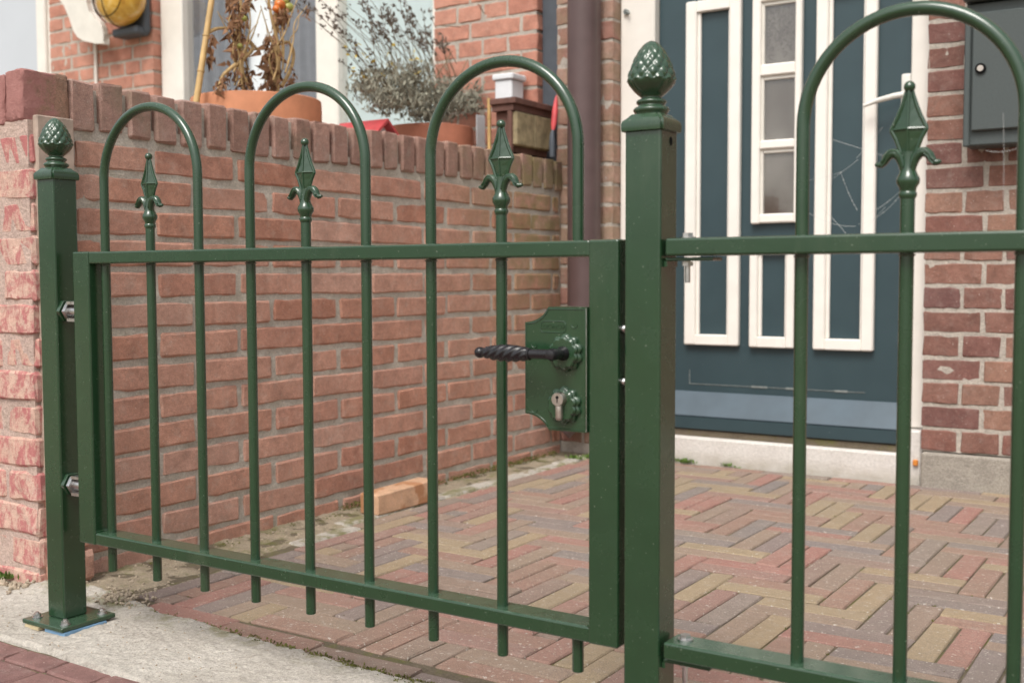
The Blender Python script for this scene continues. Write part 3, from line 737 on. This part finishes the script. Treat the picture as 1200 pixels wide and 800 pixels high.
BR = .0072; P = .11
def bar_bm(x, ztop, zbot):
    bm = bmesh.new(); tube(bm, [(x, 0, zbot), (x, 0, zbot+.001), (x, 0, ztop)], [BR-.001, BR, BR], 20); return bm
def spear(parent, x):
    b = obj('bar', bar_bm(x, .672, .107), G, parent, smooth=True)
    bm = bmesh.new()
    lathe(bm, [(.0074, .666), (.0088, .669), (.0088, .672), (.0078, .6735), (.0084, .677), (.0114, .682), (.0114, .6865), (.0095, .690), (.0074, .695), (.0066, .702), (.0066, .713)], (x, 0, 0), 24)
    obj('baluster', bm, G, b, smooth=True)
    bm = bmesh.new()
    prof = [(.0068, .705), (.0078, .7135), (.0125, .7265), (.0172, .7352), (.0168, .7372), (.0112, .7485), (.0072, .759), (.0043, .769), (.0034, .774)]
    q = lambda h: .0022+.19*h
    rings = [[bm.verts.new((x-h, 0, z)), bm.verts.new((x, -q(h), z)), bm.verts.new((x+h, 0, z)), bm.verts.new((x, q(h), z))] for h, z in prof]
    for a, c in zip(rings, rings[1:]):
        for k in range(4): bm.faces.new((a[k], a[(k+1) % 4], c[(k+1) % 4], c[k]))
    bm.faces.new(rings[0][::-1]); bm.faces.new(rings[-1])
    # raised rim, centre rib and girdle on both sides
    for sx in (-1, 1): tube(bm, [(x+sx*h, 0, z) for h, z in prof], [.0022]*7+[.0018, .0014], 8)
    for sy in (-1, 1):
        tube(bm, [(x, sy*q(h), z) for h, z in prof], .0014, 8)
        tube(bm, [(x-.0168, 0, .736), (x, sy*q(.0172), .736), (x+.0168, 0, .736)], .0015, 8)
    bmesh.ops.create_uvsphere(bm, u_segments=18, v_segments=12, radius=.0058, matrix=Matrix.Translation((x, 0, .778)))
    obj('spearhead', bm, G, b)
    for s in (-1, 1):
        bm = bmesh.new()
        path = [(a_*1.1, b_) for a_, b_ in [(.0028, .689), (.0042, .699), (.0066, .7065), (.0105, .7118), (.0155, .7122), (.0192, .7085), (.0212, .7042), (.0238, .7012), (.0292, .7018)]]
        pts = []
        for a, c in zip(path, path[1:]):
            for k in range(3): pts.append((a[0]+(c[0]-a[0])*k/3, a[1]+(c[1]-a[1])*k/3))
        pts.append(path[-1]); n = len(pts)
        tube(bm, [(x+s*px, -.0012, pz) for px, pz in pts], [(.0034+.0016*math.sin(PI*min(1, k/(n*.8))))*(1 if k < n-4 else (1, .9, .75, .5)[k-n+4]) for k in range(n)], 12)
        for v in bm.verts: v.co.y *= 1.25
        tube(bm, [(x+s*(px-.0003), -.0068, pz+.0022) for px, pz in pts[2:-3]], .0012, 6); tube(bm, [(x+s*(px-.001), -.0064, pz-.0014) for px, pz in pts[3:-3]], .001, 6)
        obj('leaf_scroll', bm, G, b, smooth=True)
    return b
def arch(parent, x0, x1, short=False):
    r = (x1-x0)/2; xc = (x0+x1)/2; zt = .855-r
    pts = [(x0, 0, .107), (x0, 0, .108), (x0, 0, .4), (x0, 0, zt)]+[(xc-r*math.cos(t), 0, zt+r*math.sin(t)) for t in [PI*k/32 for k in range(1, 32)]]+([(x1, 0, zt), (x1, 0, .7), (x1, 0, .6301), (x1, 0, .63)] if short else [(x1, 0, zt), (x1, 0, .4), (x1, 0, .108), (x1, 0, .107)])
    bm = bmesh.new(); tube(bm, pts, [BR-.001]+[BR]*(len(pts)-2)+[BR-.001], 20); return obj('arch_bar', bm, G, parent, smooth=True)

gate = empty('garden_gate', (.44, 0, .1), 'green metal garden gate with three arched bars and a box lock', 'gate')
T = .02
def rbox(*a): return nbox(*a, bev=.0026, seg=2)
obj('stile', rbox(-.0595, -.0185, -T, T, .1515, .632), G, gate)
obj('stile', rbox(.905, .9445, -T, T, .1515, .632), G, gate)
obj('rail', rbox(-.0195, .906, -T+.0008, T-.0008, .612, .6315), G, gate)
obj('rail', rbox(-.0195, .906, -T+.0008, T-.0008, .152, .1715), G, gate)
for pts, rr in (([(-.0182, -T+.001, .1725), (-.0182, T-.001, .1725)], .0018), ([(.9045, -T+.001, .1725), (.9045, T-.001, .1725)], .0018)):
    bm = bmesh.new(); tube(bm, pts, rr, 6); obj('weld_bead', bm, G, gate, smooth=True)
for k in range(3): arch(gate, (3*k)*P, (3*k+2)*P, short=k == 2)
obj('bar_stub', bar_bm(8*P, .1535, .107), G, gate, smooth=True)
for k in range(3): spear(gate, (3*k+1)*P)
def collars(parent, x0, pitch, zs, skip=None):
    for k in range(9):
        for z in zs:
            if k == skip and z > .4: continue
            bm = bmesh.new(); lathe(bm, [(BR+.0018, z-.0012), (BR+.0012, z-.0025), (BR, z-.0035)], (x0+k*pitch, 0, 0), 16, cap=False); obj('weld_collar', bm, G, parent, smooth=True)
collars(gate, 0, P, (.612, .1515), skip=8)
# hinges: bolt, nut and washer between post and stile
for z in (.534, .243):
    h = bmesh.new(); tube(h, [(-.102, -.004, z), (-.059, -.004, z)], .0095, 20); obj('hinge_bolt', h, M['steel'], gate, smooth=True)
    h = bmesh.new(); lathe(h, [(.02, -.1008), (.02, -.0935)], (0, -.004, z), 6, axis='x'); bmesh.ops.bevel(h, geom=list(h.edges), offset=.0008, segments=1, affect='EDGES'); obj('hinge_nut', h, G, gate)
    h = bmesh.new(); lathe(h, [(.0165, -.0905), (.0165, -.083)], (0, -.004, z), 6, axis='x'); box(h, -.083, -.0605, -.016, .008, z+.0115, z+.0165); box(h, -.083, -.0605, -.016, .008, z-.0165, z-.0115); obj('hinge_bracket', h, M['steel'], gate)
# lock case
def arc(c, r, a0, a1, n=8): return [(c[0]+r*math.cos(a0+(a1-a0)*k/n), c[1]+r*math.sin(a0+(a1-a0)*k/n)) for k in range(n+1)]
def bez(a, b, c, n=8): return [tuple((1-t)**2*a[i]+2*t*(1-t)*b[i]+t*t*c[i] for i in (0, 1)) for t in [k/n for k in range(n+1)]]
LX0, LX1, LZ0, LZ1 = .8195, .9048, .405, .553
outl = bez((LX0, LZ0+.018), (LX0+.024, LZ0+.0165), (LX0+.033, LZ0))+[(LX1, LZ0), (LX1, LZ1)]+bez((LX0+.033, LZ1), (LX0+.024, LZ1-.0175), (LX0, LZ1-.019))
bm = bmesh.new(); prism_y(bm, outl, -.0235, .0195)
lock = obj('lock', bm, G, gate)
bm = bmesh.new(); co = [(LX0+(x-LX0)*.965+.0015, LZ0+(z-LZ0)*.965+.0027) for x, z in outl]
tube(bm, [(x, -.0236, z) for x, z in co+co[:1]], .0009, 6); obj('rim', bm, G, lock, smooth=True)
obj('lock_edge_highlight', nbox(.90375, .90475, -.0238, .0, .406, .552), M['steel'], lock)  # thin bright strip standing in for the highlight on the lock's edge
def rosette(cx, cz, r):
    bm = bmesh.new()
    fl = lambda a: (lambda rr, z, th: rr*(1+a*abs(math.sin(th*5))))
    lathe(bm, [(r*.9, .0233), (r*.92, .0265), (r*.86, .0285), (r*.8, .029)], (cx, 0, cz), 80, fl(.16), 'y')
    lathe(bm, [(r*.78, .0285), (r*.8, .0318), (r*.72, .0335), (r*.5, .0335)], (cx, 0, cz), 80, fl(.14), 'y')
    return obj('rosette', bm, G, lock, smooth=True)
rosette(.8775, .4985, .0215); rosette(.8755, .436, .0215)
hx, hz = .8785, .4985
bm = bmesh.new(); lathe(bm, [(.0085, .031), (.0085, .036), (.0065, .039), (.0062, .047), (.0072, .056), (.0072, .061), (.0055, .0645), (.002, .0655)], (hx, 0, hz), 24, None, 'y')
tube(bm, [(hx, -.0575, hz), (.866, -.0575, hz), (.848, -.0575, hz-.0002)], [.0062, .0058, .0056], 16)
lathe(bm, [(.0056, .8485), (.0072, .8475), (.0072, .8455), (.0055, .8445)], (0, -.0575, hz-.0004), 20, None, 'x')
prof = []
for k in range(61):
    t = k/60; prof.append((.0058+.0046*math.sin(PI*min(1, t*.93+.07)*.98)**.8-.001*t if t < .93 else .0052, .845-.066*t))
def twist(r, x, th): return r*(1+.075*math.sin(6*th+(x*560))*(1 if .781 < x < .844 else 0))
lathe(bm, prof, (0, -.0575, hz-.0006), 40, twist, 'x')
bmesh.ops.create_uvsphere(bm, u_segments=18, v_segments=12, radius=.0068, matrix=Matrix.Translation((.776, -.0575, hz-.0008)))
obj('handle', bm, M['black'], lock, smooth=True)
bm = bmesh.new()
lathe(bm, [(.0082, .0325), (.0082, .041), (.0076, .0418)], (.8752, 0, .4445), 24, None, 'y')
box(bm, .871, .8794, -.0412, -.0325, .419, .4415, bev=.0034, seg=3)
obj('cylinder', bm, M['brass_steel'], lock, smooth=True)
bm = bmesh.new(); lathe(bm, [(.002, .0416), (.002, .0421)], (.8752, 0, .447), 12, None, 'y'); box(bm, .8746, .8758, -.0421, -.0414, .4405, .446); obj('keyhole', bm, M['dark'], lock)
bm = bmesh.new()
for (x, z) in ((.8325, .5075), (.8325, .4285), (.888, .5325)): tube(bm, [(x+.0042*math.cos(t), -.0236, z+.0042*math.sin(t)) for t in [PI+PI*k/12 for k in range(13)]], .0007, 6)
ov = [(.8435, .5225), (.8415, .5255), (.8435, .5345), (.8475, .536), (.874, .536), (.8765, .533), (.8765, .525), (.874, .5225)]
tube(bm, [(x, -.0236, z) for x, z in ov+ov[:1]], .0006, 6)
obj('embossing', bm, G, lock, smooth=True)
tc = bpy.data.curves.new('lettering', 'FONT'); tc.body = 'LOCINOX'; tc.size = .0078; tc.extrude = .0004; tc.align_x = 'CENTER'; tc.align_y = 'CENTER'; tc.resolution_u = 3
to = bpy.data.objects.new('tmp', tc); COL.objects.link(to); bpy.context.view_layer.update()
tm = bpy.data.meshes.new_from_object(to.evaluated_get(bpy.context.evaluated_depsgraph_get())); bpy.data.objects.remove(to); tm.materials.clear(); tm.materials.append(G)
put('lettering', tm, lock, (.859, -.0238, .5293), (PI/2, 0, 0))
for z in (.5285, .467):
    bm = bmesh.new(); tube(bm, [(.944, -.012, z), (.9485, -.012, z)], .0032, 10); bmesh.ops.create_uvsphere(bm, u_segments=12, v_segments=8, radius=.0044, matrix=Matrix.Translation((.949, -.0135, z))); obj('latch_stop', bm, M['steel'], gate, smooth=True)

# right fence panel
fence = empty('fence_panel', (1.45, 0, .1), 'green railing panel with arched bars bolted to the right of the tall gate post', 'fence')
FX0, FX1 = 1.003, 2.16
obj('rail', rbox(FX0, FX1, -T, T, .6115, .6315), G, fence)
obj('rail', rbox(FX0, FX1, -T, T, .1505, .1705), G, fence)
XR = 1.1535; PR = .1085
for k in range(3): arch(fence, XR+3*k*PR, XR+(3*k+2)*PR)
for k in range(3): spear(fence, XR+(3*k+1)*PR)
collars(fence, XR, PR, (.6115, .1505))
for z, up in ((.6115, 1), (.1505, 1)):
    bm = bmesh.new(); box(bm, 1.0005, 1.058, -.014, .014, z-.0055, z-.0015, bev=.001); box(bm, .9992, 1.003, -.014, .014, z-.012, z-.0055); obj('bracket', bm, G, fence)
    bm = bmesh.new(); zt = z+.02
    lathe(bm, [(.0092, zt+.0002), (.0092, zt+.0018)], (1.021, .002, 0), 20); lathe(bm, [(.0064, zt+.0019), (.0064, zt+.0062)], (1.021, .002, 0), 6)
    lathe(bm, [(.0068, z-.0062), (.0068, z-.011)], (1.021, .002, 0), 6); tube(bm, [(1.021, .002, z-.03), (1.021, .002, z-.0055)], .0032, 12)
    obj('bolt', bm, M['steel'], fence)
post('gate_post', 2.185, 'green fence post at the far right end of the railing')

# cobweb on the fence panel
web_ = empty('cobweb', (1.25, 0, .68), 'torn spider web strands between the bars beside the large spear on the right', 'cobweb'); rw = random.Random(3)
def strand(a, b, sag, r=.00011, n=14, bead=0):
    web = bmesh.new(); pts = []
    for k in range(n+1):
        t = k/n; pts.append(Vector((a[0]+(b[0]-a[0])*t, .0+.002*math.sin(t*3), a[1]+(b[1]-a[1])*t-sag*4*t*(1-t))))
    tube(web, pts, r, 5)
    for _ in range(bead):
        p = pts[rw.randrange(n)]; bmesh.ops.create_icosphere(web, subdivisions=1, radius=rw.uniform(.0003, .0006), matrix=Matrix.Translation(p))
    obj('strand', web, M['cobweb'], web_)
strand((1.161, .69), (1.194, .697), .001); strand((1.185, .69), (1.212, .709), .0); strand((1.194, .696), (1.212, .656), .004, bead=12)
strand((1.256, .672), (1.213, .642), .006, bead=12); strand((1.256, .676), (1.222, .652), .002, bead=10); strand((1.24, .659), (1.214, .6315), .0)
strand((1.161, .655), (1.21, .64), .004, .00016); strand((1.175, .66), (1.2, .633), 0, .00014); strand((1.253, .705), (1.18, .7325), .0, .00014); strand((1.252, .7), (1.256, .672), -.003, bead=6)
strand((1.335, .71), (1.368, .712), .003, .00018); strand((1.35, .745), (1.352, .66), 0, .00012)
strand((1.21, .71), (1.236, .74), .0, .00012)

# ================================================================== NEIGHBOUR'S POTS AND PLANTS
def pot(cx, cy, zr, r, h, mat, label):
    p = empty('plant_pot', (cx, cy, zr-h), label, 'plant pot')
    bm = bmesh.new(); lathe(bm, [(r*.62, zr-h), (r*.88, zr-.11), (r*.9, zr-.108), (r, zr-.105), (r*1.01, zr-.03), (r, zr-.002), (r*.985, zr), (r*.92, zr), (r*.9, zr-.03)], (cx, cy, 0), 56, cap=False)
    obj('pot', bm, mat, p, smooth=True)
    bm = bmesh.new(); lathe(bm, [(.001, zr-.03), (r*.905, zr-.032)], (cx, cy, 0), 40, cap=False); obj('soil', bm, M['soil'], p)
    return p
p1 = (-.75, 1.075); pot(*p1, 1.078, .177, .36, M['terracotta'], 'wide pale terracotta pot holding the withered tomato plants behind the wall')
p2 = (-.72, 1.83); pot(*p2, 1.082, .143, .35, M['terracotta_red'], 'darker terracotta pot with the lavender bush behind the wall')
def leafquad(bm, p, d, up, L, W, curl=0):
    d = d.normalized(); s = d.cross(up)
    s = s.normalized() if s.length > 1e-4 else Vector((1, 0, 0)); n = s.cross(d)
    a = bm.verts.new(p); b1 = bm.verts.new(p+d*L*.45+s*W+n*curl*L*.2); b2 = bm.verts.new(p+d*L*.45-s*W+n*curl*L*.2); c = bm.verts.new(p+d*L-n*curl*L*.5)
    bm.faces.new((a, b1, c)); bm.faces.new((a, c, b2))
rp = random.Random(21)
def rv(): return Vector((rp.uniform(-1, 1), rp.uniform(-1, 1), rp.uniform(-1, 1)))
# withered tomato plant
def stem(pts, r0, r1, bm, n=7):
    P_ = [Vector(p) for p in pts]; out = []
    for i in range(len(P_)-1):
        p0 = P_[max(i-1, 0)]; p1_ = P_[i]; p2_ = P_[i+1]; p3 = P_[min(i+2, len(P_)-1)]
        for k in range(5):
            t = k/5; out.append(.5*((2*p1_)+(p2_-p0)*t+(2*p0-5*p1_+4*p2_-p3)*t*t+(3*p1_-p0-3*p2_+p3)*t**3))
    out.append(P_[-1]); tube(bm, out, [r0+(r1-r0)*i/(len(out)-1) for i in range(len(out))], n); return out
cam_p = Vector((CX, CY, CZ))
def pix(x, y, X):              # point on the vertical plane x = X seen where the plant grows
    d = _f+_r2*((x-600)/FPX)-_u2*((y-400)/FPX); t = (X-CX)/d.x; return cam_p+d*t
tom = empty('tomato_plant', (*p1, 1.07), 'withered brown tomato plant with a few orange and green fruits in the pale pot', 'plant')
sb = bmesh.new(); lf = bmesh.new()
stems = []
for path in ([(286, 112), (283, 80), (281, 40), (282, 0), (280, -60)], [(325, 108), (326, 80), (326, 55), (318, 20), (312, -20), (308, -80)], [(322, 108), (324, 60), (323, 20), (327, -30), (326, -80)], [(330, 102), (341, 80), (344, 62), (338, 50), (329, 52)], [(285, 84), (276, 72), (275, 64)], [(284, 70), (296, 58), (292, 48), (303, 60)], [(276, 76), (262, 88), (256, 105)], [(244, 38), (254, 34), (266, 33)]):
    X = p1[0]+rp.uniform(-.05, .05); stems.append(stem([pix(x, y, X) for x, y in path], .0058, .0035, sb))
for _ in range(26):
    x = rp.choice((281, 284, 320, 324, 328, 333)); x += rp.gauss(0, 4); path = []
    yy = rp.uniform(60, 110); L = rp.uniform(40, 110); bend = rp.uniform(-.35, .35)
    for k in range(5): path.append((x+bend*L*(k/4)**2+rp.gauss(0, 2.5), yy-L*k/4))
    X = p1[0]+rp.uniform(-.06, .06); stem([pix(a_, b_, X) for a_, b_ in path], .003, .0012, sb, 5)
obj('stem', sb, M['dry_stem'], tom, smooth=True)
def hang(path, n, wid, Lr):
    for _ in range(n):
        t = rp.random()*(len(path)-1); i = int(t); f = t-i
        x = path[i][0]+(path[i+1][0]-path[i][0])*f+rp.gauss(0, wid); y = path[i][1]+(path[i+1][1]-path[i][1])*f+rp.gauss(0, 2)
        p = pix(x, y, p1[0]+rp.uniform(-.06, .06)); d = Vector((0, 0, -1))+rv()*.75
        leafquad(lf, p, d, rv(), rp.uniform(*Lr)*.9, rp.uniform(.002, .0065), rp.uniform(-1.6, 1.6))
hang([(274, -10), (276, 20), (274, 60)], 110, 5, (.015, .04)); hang([(288, -10), (289, 14)], 30, 4, (.015, .035))
hang([(318, 40), (316, 75), (320, 105)], 150, 4.5, (.015, .04)); hang([(331, 8), (334, 28)], 60, 4, (.012, .03))
hang([(248, 40), (246, 70)], 34, 2.5, (.015, .04)); hang([(262, 88), (256, 105)], 50, 4, (.012, .03)); hang([(290, 80), (289, 105)], 45, 4, (.012, .03)); hang([(343, 85), (342, 100)], 16, 2, (.015, .03)); hang([(357, 8), (360, 22)], 12, 3, (.01, .02))
hang([(280, 0), (280, 108)], 60, 6, (.01, .03)); hang([(322, 0), (322, 108)], 60, 9, (.01, .03))
obj('withered_leaves', lf, M['dry_leaf'], tom)
for (x, y, r, m) in ((328, 6, .0165, 'tomato'), (324, 11, .012, 'tomato'), (338, 9, .0155, 'green_tomato'), (336, 1, .011, 'green_tomato'), (286, 22, .009, 'green_tomato'), (281, 54, .008, 'green_tomato')):
    bm = bmesh.new(); c = pix(x, y, p1[0]+.03); bmesh.ops.create_uvsphere(bm, u_segments=20, v_segments=12, radius=r, matrix=Matrix.Translation(c) @ Matrix.Diagonal((1, 1, .9, 1))); obj('tomato', bm, M[m], tom, smooth='all', label='ripening orange tomato' if m == 'tomato' else 'green tomato')
bm = bmesh.new(); a = pix(231, 113, p1[0]); b = pix(248, 0, p1[0]); tube(bm, [a-(b-a)*.15, a, a+(b-a)*.5, b, b+(b-a)*.8], [.0085, .0085, .008, .0078, .007], 12)
for t in (.25, .62, 1.1): tube(bm, [a+(b-a)*t, a+(b-a)*(t+.012)], .0098, 12)
o = obj('bamboo_cane', bm, M['bamboo'], smooth=True); tag(o, 'bamboo cane leaning in the left side of the wide terracotta pot', 'cane')
# lavender
lav = empty('lavender_bush', (*p2, 1.06), 'grey green lavender bush with dry flower stalks leaning left behind the wall', 'plant')
fo = bmesh.new(); st = bmesh.new(); hd = bmesh.new(); yl = bmesh.new()
for (x, y, n, sx, sy) in ((455, 118, 950, 20, 13), (490, 118, 1100, 20, 14), (430, 105, 380, 15, 9), (530, 122, 900, 17, 11), (555, 122, 480, 9, 9), (475, 98, 480, 20, 9), (505, 138, 420, 22, 6), (520, 105, 380, 18, 9), (440, 92, 260, 18, 10), (480, 84, 240, 24, 9), (560, 108, 160, 8, 8)):
    for _ in range(n):
        p = pix(x+rp.gauss(0, sx*.62), y+rp.gauss(0, sy*.62), p2[0]+rp.gauss(0, .06))
        leafquad(fo, p, Vector((0, 0, 1))+rv()*1.1, rv(), rp.uniform(.012, .028), rp.uniform(.002, .0042), rp.uniform(-.6, .6))
for _ in range(72):
    x0 = rp.uniform(430, 545); y0 = rp.uniform(85, 118); L = rp.uniform(35, 110); lean = rp.uniform(-1.05, -.1)
    x1, y1 = x0+lean*L, y0-L; X = p2[0]+rp.uniform(-.06, .1)
    pts = [pix(x0, y0, X), pix(x0+lean*L*.4, y0-L*.5, X), pix(x1, y1, X)]
    tube(st, pts, [.001, .0008, .0006], 4)
    nh = rp.randint(2, 4)
    for q in range(nh):
        t = 1-.16*q*rp.uniform(.8, 1.3)
        c = pts[1]+(pts[2]-pts[1])*max(0, t)
        for _k in range(6): leafquad(hd, c+rv()*.006, (pts[2]-pts[1]).normalized()+rv()*.7, rv(), rp.uniform(.008, .016), rp.uniform(.002, .004))
for _ in range(40):
    p = pix(rp.choice((424, 416, 459, 489))+rp.gauss(0, 4), rp.choice((60, 70, 80, 88))+rp.gauss(0, 4), p2[0]+.05)
    leafquad(yl, p, rv(), rv(), rp.uniform(.012, .024), rp.uniform(.003, .006))
for (xa, ya, xb, yb) in ((560, 5, 575, 30), (515, 30, 540, 32), (530, 60, 510, 92), (548, 70, 534, 95), (522, 55, 535, 75)):
    tube(st, [pix(xa, ya, p2[0]+.05), pix((xa+xb)/2+1, (ya+yb)/2, p2[0]+.05), pix(xb, yb, p2[0]+.05)], .0016, 5)
obj('foliage', fo, M['lav_leaf'], lav); obj('flower_stalks', st, M['lav_stalk'], lav, kind='stuff'); obj('flower_spikes', hd, M['lav_head'], lav, kind='stuff'); obj('yellow_leaves', yl, M['yellow_leaf'], lav)
# red toy house
th_ = empty('bird_house', (-.66, 1.47, .9), 'small bird house with red pitched roof peeping over the wall coping', 'bird house')
bm = bmesh.new()
prism_x(bm, [(1.425, .9), (1.425, 1.025), (1.465, 1.05), (1.505, 1.025), (1.505, .9)], -.75, -.63); obj('body', bm, M['whiteplastic'], th_)
bm = bmesh.new(); prism_x(bm, [(1.405, 1.004), (1.405, 1.013), (1.465, 1.063), (1.525, 1.013), (1.525, 1.004), (1.465, 1.053)], -.79, -.6); obj('roof', bm, M['red_paint'], th_)
# white plastic planter box, white cup, bamboo sticks
wp = empty('window_box', (-.52, 1.97, 1.17), 'white plastic balcony box fixed below the orange brick at the wall end', 'planter')
bm = bmesh.new(); box(bm, -.565, -.497, 1.985, 2.06, 1.168, 1.245, bev=.004); obj('tub', bm, M['whiteplastic'], wp)
bm = bmesh.new(); box(bm, -.572, -.489, 1.978, 2.066, 1.2455, 1.266, bev=.004); obj('rim', bm, M['whiteplastic'], wp)
o = obj('white_plant_label', nbox(-.60, -.597, 1.925, 1.975, .95, 1.13, bev=.001), M['whiteplastic']); tag(o, 'white plastic strip standing upright beside the lavender pot', 'plant label')
bm = bmesh.new(); tube(bm, [(-.5, 1.855, .9), (-.5, 1.856, 1.05), (-.5, 1.855, 1.165)], .006, 10); tube(bm, [(-.5, 1.8555, 1.1), (-.5, 1.8555, 1.104)], .0075, 10)
o = obj('bamboo_stick', bm, M['bamboo'], smooth=True); tag(o, 'short upright bamboo stick left of the wooden crate on the wall end', 'cane')
cr = empty('wooden_crate', (-.44, 1.93, .985), 'dark red wooden crate with two mossy ochre boards at the far end of the wall', 'crate')
bm = bmesh.new(); box(bm, -.47, -.372, 1.812, 2.07, 1.135, 1.154, bev=.002); box(bm, -.465, -.385, 1.82, 2.06, 1.115, 1.1345); obj('lid', bm, M['dark_red_wood'], cr)
bm = bmesh.new(); box(bm, -.462, -.41, 1.838, 1.85, .986, 1.1145, bev=.002); box(bm, -.408, -.392, 1.82, 1.834, .986, 1.1145, bev=.002); box(bm, -.462, -.4, 1.852, 2.05, .986, 1.005); obj('frame', bm, M['dark_red_wood'], cr)
for y0, y1 in ((1.83, 1.935), (1.938, 2.052)):
    obj('board', nbox(-.41, -.378, y0, y1, 1.006, 1.112, bev=.004), M['mossy_board'], cr)
tw = empty('hand_trowel', (-.34, 1.95, 1.0), 'garden tool with red handle and black tip leaning beside the wooden crate', 'garden tool')
def pt(x, y): return pix(x, y, -.335)
bm = bmesh.new(); tube(bm, [pt(652, 112), pt(651.5, 118), pt(650.5, 130), pt(649, 145), pt(648, 153)], [.002, .006, .0098, .0098, .005], 14); obj('handle', bm, M['red_paint'], tw, smooth=True)
bm = bmesh.new(); tube(bm, [pt(648, 152), pt(647, 158), pt(647, 168), pt(647, 184)], [.004, .008, .0105, .0095], 12); obj('blade', bm, M['slate'], tw, smooth=True)

# ================================================================== MOSS, WEEDS, CRUMBS
def tuft(bm, p, n, rad, h, W):
    for _ in range(n):
        a = rp.random()*2*PI; r = rad*math.sqrt(rp.random())
        leafquad(bm, Vector(p)+Vector((r*math.cos(a), r*math.sin(a), 0)), Vector((0, 0, 1))+rv()*.9, rv(), h*rp.uniform(.5, 1.2), W*rp.uniform(.6, 1.3))
ms = bmesh.new()
for _ in range(420):
    y = rp.uniform(.95, 2.02); tuft(ms, (-.352+abs(rp.gauss(0, .007)), y, .0+rp.uniform(-.004, .012)), 4, .007, .006, .002)
for _ in range(330):
    x = rp.gauss(.5, .16) if rp.random() < .6 else rp.uniform(-.15, 1.3)
    tuft(ms, (x, .117-.028*max(0, min(1, (x-.05)/.6))+rp.gauss(0, .005), -.001), 4, .006, .006, .0018)
for _ in range(260):
    i = rp.randrange(len(cells)); c = cells[i]
    if rp.random() < .5: tuft(ms, (rp.choice((c[0], c[1])), rp.uniform(c[2], c[3]), -.004), 3, .003, .0055, .0012)
    else: tuft(ms, (rp.uniform(c[0], c[1]), rp.choice((c[2], c[3])), -.004), 3, .003, .0055, .0012)
for _ in range(60): tuft(ms, (rp.uniform(-.34, -.3), rp.uniform(.3, 1.0), .002), 6, .008, .004, .0016)
o = obj('moss', ms, M['moss'], kind='stuff')
wd = bmesh.new()
for (x, y, n) in ((.095, 2.082, 60), (.07, 2.083, 30), (.23, 2.082, 34), (-.235, 1.95, 70), (-.21, 2.0, 60), (-.44, .092, 40), (-.47, .085, 40)):
    for _ in range(n): tuft(wd, (x+rp.gauss(0, .014), y+rp.gauss(0, .004), .002 if y > 1 else .01), 1, .004, .015, .003)
obj('weeds', wd, M['weed'], kind='stuff')
db = bmesh.new()
def crumb(p, r):
    m = Matrix.Translation(p) @ Matrix.Rotation(rp.random()*6, 4, rv().normalized()) @ Matrix.Diagonal((rp.uniform(.6, 1.5), rp.uniform(.6, 1.2), rp.uniform(.4, .8), 1))
    bmesh.ops.create_icosphere(db, subdivisions=1, radius=r, matrix=m)
for _ in range(260): x, y = rp.uniform(-.35, -.165), rp.betavariate(1, 2.4)*1.5+.14; crumb((x, y, dirt_z(x, y)+.001), rp.uniform(.0012, .0045))
for _ in range(160): x, y = rp.gauss(-.17, .035), rp.gauss(.14, .022); crumb((x, y, .004), rp.uniform(.0015, .005))
for _ in range(140): x, y = rp.uniform(-.5, .3), rp.uniform(-.1, .1); crumb((x, y, conc_z(x, y)+.0006), rp.uniform(.0008, .0022))
for _ in range(200): x, y = rp.uniform(-.1, 1.4), rp.uniform(.15, 2.0); crumb((x, y, paver_z(x, y)+.001), rp.uniform(.0006, .0018))
for _ in range(90): x, y = rp.uniform(-.5, -.36), rp.gauss(.08, .012); crumb((x, y, conc_z(x, y)+.002), rp.uniform(.002, .007))
obj('crumbs', db, M['debris'], kind='stuff')
